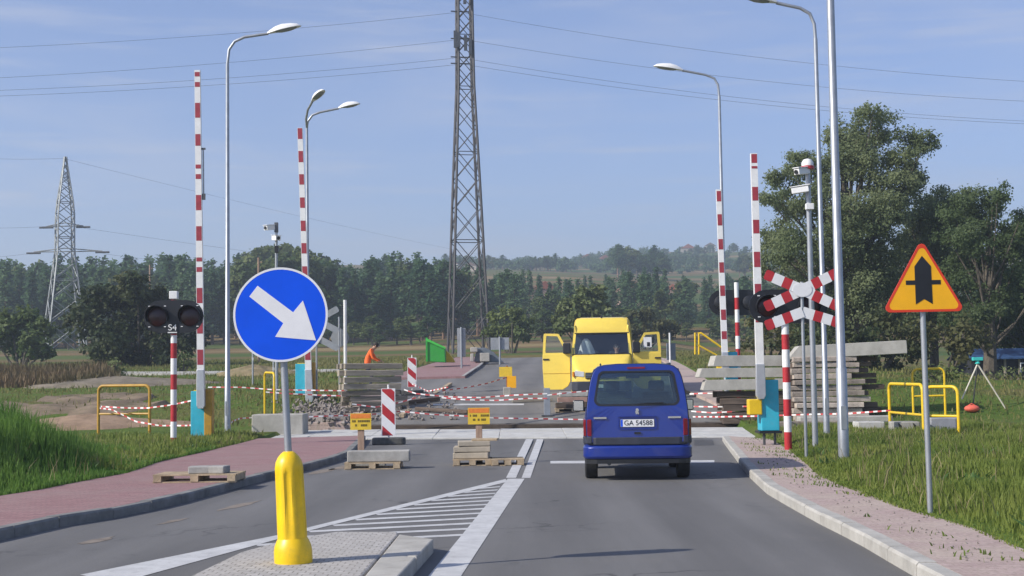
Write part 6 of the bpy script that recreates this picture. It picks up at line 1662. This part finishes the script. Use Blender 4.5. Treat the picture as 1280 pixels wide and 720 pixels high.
def conifer(seed, h, w_, broad):
    r_ = np.random.default_rng(seed); C, N = [], []
    n_w = 12
    z0 = h*(.34 if broad else .22)
    for i in range(n_w):
        t = i/(n_w-1); z = z0+(h-z0)*t
        R = w_*((1-t)**.75 if not broad else max(.12, math.sin(math.pi*min(1, .25+t*.75))**.8))*r_.uniform(.8, 1.15)
        for b in range(int(5+3*(1-t))):
            a = r_.uniform(0, 2*np.pi); ln = R*r_.uniform(.65, 1.1); n = int(10+ln*9)
            s = r_.random(n)**.7
            x = np.cos(a)*ln*s+r_.normal(0, .22, n); y = np.sin(a)*ln*s+r_.normal(0, .22, n); zz_ = z+(.25*s*ln if broad else -.28*s*ln)+r_.normal(0, .24, n)
            C.append(np.stack([x, y, zz_], 1)); N.append(np.stack([np.cos(a)*s*.4+r_.normal(0, .5, n), np.sin(a)*s*.4+r_.normal(0, .5, n), .7+r_.normal(0, .4, n)], 1))
    return np.concatenate(C), np.concatenate(N)
protos = []
for i, (h, w_, br) in enumerate(((10, 2.1, 0), (10, 1.8, 0), (10, 2.3, 1), (10, 2.0, 1), (10, 2.6, 1))):
    C, N = conifer(40+i, h, w_, br); me = leaf_mesh('pine_crown', C, N, RNG.uniform(.3, .62, len(C)), NEEDLE, .7)
    t = MB(); t.tube([(0, 0, -.4), (.05, .03, h*.4), (0, 0, h*.93)], [.2, .14, .03], 6)
    t_o = t.build('trunk', BARK_P, None); protos.append(('pine_tree', me, t_o.data)); bpy.data.objects.remove(t_o)
for i in range(3):
    cl = []
    for j in range(11):
        a = random.uniform(0, 6.28); z = random.uniform(3.2, 8.6); R = 2.3*math.sin(math.pi*min(.97, (z-1.5)/8.6))
        cl.append(((math.cos(a)*R*random.uniform(.3, 1), math.sin(a)*R*random.uniform(.3, 1), z), random.uniform(.9, 1.5)))
    cl.append(((0, 0, 8.9), 1.0))
    C, N = cloud_leaves(cl, 130); me = leaf_mesh('broadleaf_crown', C, N, RNG.uniform(.35, .7, len(C)), OAK, .7)
    t = MB(); t.tube([(0, 0, -.4), (0, 0, 5), (0, 0, 8)], [.24, .16, .04], 6); t_o = t.build('trunk', BARK, None); protos.append(('broadleaf_tree', me, t_o.data)); bpy.data.objects.remove(t_o)
def plant(i, x, y, h, label, group, wk=1.0):
    nm, cm, tm = protos[i]; z = base_h(x, y)+.1
    o = root(nm, label, 'tree', (x, y, z), rz=random.uniform(0, 6.28), group=group)
    s = h/10.0; o.scale = (s*wk*random.uniform(.9, 1.15), s*wk*random.uniform(.9, 1.15), s)
    put('crown', cm, o); put('trunk', tm, o); return o
SKY = [(-60, 324), (0, 325), (60, 322), (120, 325), (172, 316), (185, 325), (205, 313), (235, 322), (262, 326), (300, 312), (325, 300), (345, 297), (375, 302), (405, 312), (425, 324), (470, 322), (483, 316), (500, 321), (555, 320), (575, 328), (612, 332), (650, 338), (690, 343), (720, 346), (760, 344), (782, 334), (800, 330), (830, 336), (860, 345), (900, 346), (940, 340), (1000, 340), (1340, 340)]
def skyrow(px): return np.interp(px, [a for a, b in SKY], [b for a, b in SKY])
LB = {0: 'dark green pine of the dense wood behind the crossing', 1: 'broadleaf tree among the pines of the wood behind the crossing'}
cnt = 0
for rowi, (d0, stp) in enumerate(((196, 17), (212, 19), (232, 21), (256, 24), (284, 27))):
    px = -70
    while px < 1345:
        px += stp*random.uniform(.65, 1.35)
        if px > 940 and rowi in (1, 3): px += stp
        d = d0+random.uniform(-8, 8)
        if px > 610 and rowi < 1 and random.random() < .45: continue
        q = at(px, 400, d); zt = at(px, skyrow(px)+(random.uniform(0, 14) if rowi > 1 else random.uniform(5, 30)), d).z
        h = zt-base_h(q.x, d)
        if h < 4: continue
        h = min(h, 16.5)
        dec = 300 < px < 415 and random.random() < .8 or random.random() < .12
        i = random.randint(5, 7) if dec else random.choice((0, 0, 0, 1, 1, 2, 3, 4))
        plant(i, q.x, d, h, LB[1 if dec else 0], 'broadleaf trees in the far wood' if dec else 'pines in the far wood', 1.15); cnt += 1
# trees scattered on the far hill
for cx, n, d, lo, hi in ((585, 9, 560, 4, 6), (690, 18, 560, 4, 7), (655, 8, 600, 4, 6), (805, 16, 440, 7, 11), (725, 8, 660, 4, 6), (860, 8, 600, 4, 6), (885, 6, 720, 4, 6), (940, 6, 500, 6, 9)):
    for _ in range(n):
        dd = d+random.uniform(-14, 14); px = cx+random.uniform(-1, 1)*(34 if n > 7 else 20); q = at(px, 400, dd)
        plant(random.choice((2, 3, 4, 5, 6)), q.x, dd, random.uniform(lo, hi), 'small hazy tree growing on the far hillside', 'trees on the far hillside', 1.5); cnt += 1
# woods along the far ridge
cl = []
for _ in range(330):
    px = random.uniform(560, 1000); d = random.choice((560, 640, 700, 780))+random.uniform(-25, 25)
    if math.sin(px*.05+d*.02)*math.sin(px*.021+d) < -.25: continue
    q = at(px, 400, d); r = random.uniform(1.6, 3.2)
    cl.append(((q.x, d, base_h(q.x, d)+r*random.uniform(.6, 1.2)), r))
C, N = cloud_leaves(cl, 26); fo = bpy.data.objects.new('far_woods', leaf_mesh('far_woods', C, N, RNG.uniform(.7, 1.4, len(C)), NEEDLE, .7)); COL.objects.link(fo); tag(fo, 'hazy bands of woodland along the far ridge', None, kind='stuff')
# lower scrub at the wood's edge
for _ in range(46):
    px = random.uniform(-40, 960); d = random.uniform(168, 192); q = at(px, 400, d)
    plant(random.choice((5, 6, 7)), q.x, d, random.uniform(2.2, 4.5), 'low shrubby tree at the near edge of the wood', 'shrubs at the edge of the wood', 1.7); cnt += 1

# dry weeds, dug earth
n = 9000
px = RNG.uniform(-20, 150, n); d = RNG.uniform(60, 78, n); pts = np.array([at(a, 440, b) for a, b in zip(px, d)]); x, y = pts[:, 0], pts[:, 1]
k = np.sin(x*.8)+np.sin(y*.6+1) > -.7; x, y = x[k], y[k]; n = len(x)
blades('dry_weeds', np.stack([x, y, zz(x, y)], 1), .15+.6*RNG.random(n)**1.8, .06+.05*RNG.random(n), REDL, 'reddish brown dry weeds below the pylon')
def heap(label, c, rx, ry, h, m, name='earth_heap', cat='earth heap', rz=0., group=None):
    mb = MB(); nr, na = 9, 28; ph = [random.uniform(0, 6) for _ in range(6)]
    vs = [(0, 0, h)]
    for i in range(1, nr+1):
        t = i/nr
        for k in range(na):
            a = 2*math.pi*k/na; rr = t*(1+.14*math.sin(3*a+ph[0])+.1*math.sin(5*a+ph[1]))
            z = h*(1-t)**.9*(1+.25*math.sin(4*a+ph[2]+t*5)*t)+random.uniform(-.04, .04)*h-(.12 if i == nr else 0)
            vs.append((rr*rx*math.cos(a), rr*ry*math.sin(a), z))
    fs = [(0, 1+k, 1+(k+1) % na) for k in range(na)]
    for i in range(nr-1):
        for k in range(na):
            a, b = 1+i*na+k, 1+i*na+(k+1) % na; fs.append((a, a+na, b+na, b))
    mb.add(vs, fs); o = mb.build(name, m, smooth=True); o.location = c; o.rotation_euler = (0, 0, rz); tag(o, label, cat, group); return o
heap('long low tan heap of dug earth beyond the tall grass', stand(110, 45), 3.4, 2.0, .42, EARTH)
heap('greyish earth heap behind the dull yellow railing', stand(150, 62), 4.2, 2.6, .4, mat('grey_earth', (.2, .17, .13), .95, 0, .25, 1.5, .8, 8, world=True, dirt=.5, dirtcol=(.09, .11, .03), spec=.1))
heap('sandy earth heap left of the arrow sign pole, partly grown over', stand(318, 70), 2.2, 1.6, .5, mat('overgrown_earth', (.24, .19, .11), .95, 0, .25, 1.5, .8, 8, world=True, dirt=.7, dirtcol=(.07, .1, .02), spec=.1))
heap('broken grey rubble heap at the foot of the far turquoise cabinet', stand(402, 45.2, .05), 1.0, .6, .28, GRAVEL_M, 'rubble_heap', 'rubble heap')

# ------------------------------------------------------------------ odds and ends beyond the crossing
GREENP = mat('green_paint', (.03, .33, .04), .5, 0, .1, 2, dirt=.2)
p = stand(545, 74, .1); o = root('hopper', 'bright green sheet metal hopper with a slanted rim beyond the pink pavement', 'hopper', p)
q = [L(o, *a) for a in ((533, 452), (557, 453), (556, 434), (533.5, 424))]; mb = MB(); mb.prism(q, -.05, 1.3); mb.build('bin', GREENP, o, bevel=.03)
q = [L(o, *a) for a in ((532.5, 426), (556.8, 436.5), (556.8, 434), (532.5, 422.5))]; mb = MB(); mb.prism(q, -.12, -.051); mb.build('rim', mat('bright_green_paint', (.06, .5, .06), .5), o)
(x0, z0), (x1, z1) = L(o, 532.5, 452), L(o, 534.5, 422); MB().box(((x0+x1)/2, -.08, (z0+z1)/2), (x1-x0, .06, z1-z0)).build('corner_post', GREENP, o)
p = stand(562, 75, .1); o = root('chute', 'orange yellow chute leaning beside the green hopper', 'chute', p)
q = [L(o, *a) for a in ((556, 453), (569, 453), (566, 447), (558, 438))]; mb = MB(); mb.prism(q, 0, .7); mb.build('tray', YELLOW, o, bevel=.02)
p = stand(606, 79, .1); o = root('rubbish_pile', 'grey pile of sheets and blocks under the wide sign back', 'rubbish pile', p)
GREYB = mat('grey_blue_sheet', (.17, .2, .23), .6, .1, .2, 2)
q = [L(o, *a) for a in ((592, 452), (630, 453), (617, 440), (607, 434.5), (596, 434.5))]; mb = MB(); mb.prism(q, .3, 1.6); mb.build('sheet_stack', GREYB, o, bevel=.03)
for a in ((588, 452, 592, 442), (600, 452, 612, 441), (588, 440, 597, 434)):
    (x0, z0), (x1, z1) = L(o, a[0], a[1]), L(o, a[2], a[3]); MB().box(((x0+x1)/2, .1, (z0+z1)/2), (x1-x0, .3, z1-z0)).build('block', CONC_L, o, bevel=.03)
p = stand(838, 64, .1); o = root('road_sign', 'blue grey sign back on a white post beside the van door', 'road sign', p)
z1 = L(o, 833, 416)[1]; MB().tube([(0, 0, -.1), (0, 0, z1)], .04, 8).build('pole', WHITE, o)
(x0, z0), (x1, z1) = L(o, 833, 450), L(o, 845, 429); MB().box(((x0+x1)/2, .08, (z0+z1)/2), (x1-x0, .05, z1-z0), rz=.4).build('sign_plate', GREYB, o)
for px, yt, d, lab in ((323.5, 322, 92, 'pale wooden pole peeping over the blue arrow sign'), (187, 331, 120, 'short pale pole standing up from the dark bush mass'), (316, 440, 60, 'thin white marker post below the blue arrow sign'), (342, 452, 58, 'thin steel post beside the arrow sign pole')):
    p = stand(px, d, .1); o = root('pole', lab, 'pole', p); zt = L(o, px, yt)[1]
    MB().tube([(0, 0, -.1), (0, 0, zt)], [.09, .07] if d > 80 else .04, 8).build('shaft', WOOD if d > 80 else GALV, o, smooth=True)
    MB().box((0.1 if d > 80 else 0, 0, zt-.3), (.28, .06, .06) if d > 80 else (.07, .07, .12)).build('fitting', WOOD if d > 80 else WHITE, o)
# surveyor's tripod
p = G(1224, 511, .12); o = root('survey_tripod', 'survey tripod with pale legs and a turquoise head in the grass', 'tripod', p)
zt = L(o, 1222, 455)[1]
for a, l in (((1201, 499), 'l'), ((1256, 513), 'r')):
    x, z = L(o, *a); MB().tube([(0, 0, zt), (x, -.1, max(z, -.02))], [.025, .02], 8).build('leg', mat('pale_wood_leg', (.6, .56, .46), .6), o)
MB().tube([(0, 0, zt), (-.04, .45, .05)], [.025, .02], 8).build('leg', STEEL_D, o)
hb = MB(); hb.lathe([(.07, 0), (.08, .03), (.05, .05), (.05, .1)], 12, 0, (0, 0, zt)); hb.box((0, 0, zt+.15), (.3, .14, .1)); hb.build('instrument', mat('turquoise_plastic', (.05, .5, .45), .4), o, bevel=.01)
p = G(1215, 515, .12); mb = MB(); mb.ball((0, 0, .1), (.23, .15, .11), 0, 16, 10); mb.tube([(-.1, 0, .19), (0, 0, .25), (.1, 0, .19)], .015, 6); o = mb.build('equipment_bag', mat('coral_fabric', (.72, .13, .08), .7), smooth=True); o.location = p; tag(o, 'coral red bag lying in the grass under the tripod', 'bag')
# blue roofed shed
p = stand(1262, 68, .0); o = root('shed', 'long low shed with a blue roof at the edge of the trees', 'shed', p); k = 68/FPX
(x0, ze), (x1, zt) = L(o, 1212, 449), L(o, 1345, 435.5)
mb = MB(); mb.box(((x0+x1)/2, 1.6, ze/2-.1), (x1-x0-.3, 2.8, ze+.2)); mb.build('wall', mat('dark_boarding', (.02, .022, .028), .8, 0, .3, 3), o)
mb = MB(); mb.prism([(-.2, ze-.02), (1.7, zt), (3.6, ze-.02), (3.6, ze+.05), (1.7, zt+.08), (-.2, ze+.05)], x0, x1, axis='x'); mb.build('roof', mat('blue_sheet_roof', (.035, .085, .2), .5, .1, .15, 1.5), o)
for px in (1240, 1257, 1275):
    x = L(o, px, 450)[0]; MB().box((x, .12, ze/2), (.1, .1, ze)).build('post', SLEEP_G, o)
fr = MB(); (xa, za), (xb_, zb_) = L(o, 1269, 475), L(o, 1290, 454)
fr.tube([(xa, -.8, max(za, -.1)), (xa, -.8, zb_), (xb_, -.8, zb_), (xb_, -.8, max(za, -.1))], .035, 8); fr.build('gate_frame', WHITE, o)
# far houses
HW = [mat('house_wall_pink', (.42, .28, .23), .9), mat('house_wall_cream', (.4, .35, .29), .9), mat('house_wall_white', (.5, .49, .47), .9)]
HR = [mat('roof_red', (.28, .1, .06), .8), mat('roof_brown', (.14, .1, .08), .8)]
for i, (px, py, d, w_, hh, wm, rm, lab) in enumerate(((680, 379, 275, 5.2, 2.6, 0, 0, 'pinkish house low among the trees beyond the willow bush'), (655, 378, 285, 3.6, 2.6, 0, 1, 'small pinkish house beside the lattice tower foot'), (790, 380, 270, 5.0, 2.8, 0, 0, 'pinkish house behind the yellow van roof'), (842, 380, 272, 3.6, 2.7, 0, 0, 'pinkish cottage right of the van, before the wood'),
        (569, 331, 470, 4.5, 4.0, 2, 1, 'white gabled house on the hill behind the lattice tower'), (590, 333, 480, 7, 3, 1, 1, 'low cream farm building beside the white gabled house'), (757, 325, 690, 12, 5, 1, 0, 'cream farmhouse on the skyline above the van'), (862, 322, 760, 13, 5, 1, 0, 'cream house on the skyline beside the dark hill trees'), (890, 321, 800, 10, 5, 2, 1, 'white house on the skyline nearest the striped barrier'), (735, 322, 760, 9, 5, 0, 0, 'pink house on the skyline behind the hill trees'))):
    q = at(px, 400, d); p = V((q.x, d, base_h(q.x, d))); o = root('house', lab, 'house', p, rz=random.uniform(-.3, .3))
    extra = max(0, at(px, py, d).z-p.z) if d < 300 else 0
    o.location.z += 0
    w_ *= 1 if d < 300 else .6; hh *= 1 if d < 300 else .65
    MB().box((0, 0, hh/2-.3+extra/2), (w_, w_*.7, hh+.6+extra)).build('wall', HW[wm], o)
    zb = hh+extra; mb = MB(); mb.prism([(-w_/2-.3, zb), (w_/2+.3, zb), (0, zb+w_*.32)], -w_*.38, w_*.38, axis='y' if wm == 2 else 'y'); mb.build('roof', HR[rm], o)
    for sx in (-.25, .25):
        wn = MB(); wn.box((w_*sx, -w_*.352, zb*.55), (w_*.13, .05, hh*.32)); wn.build('window', BLACK, o)
print('forest trees', cnt)
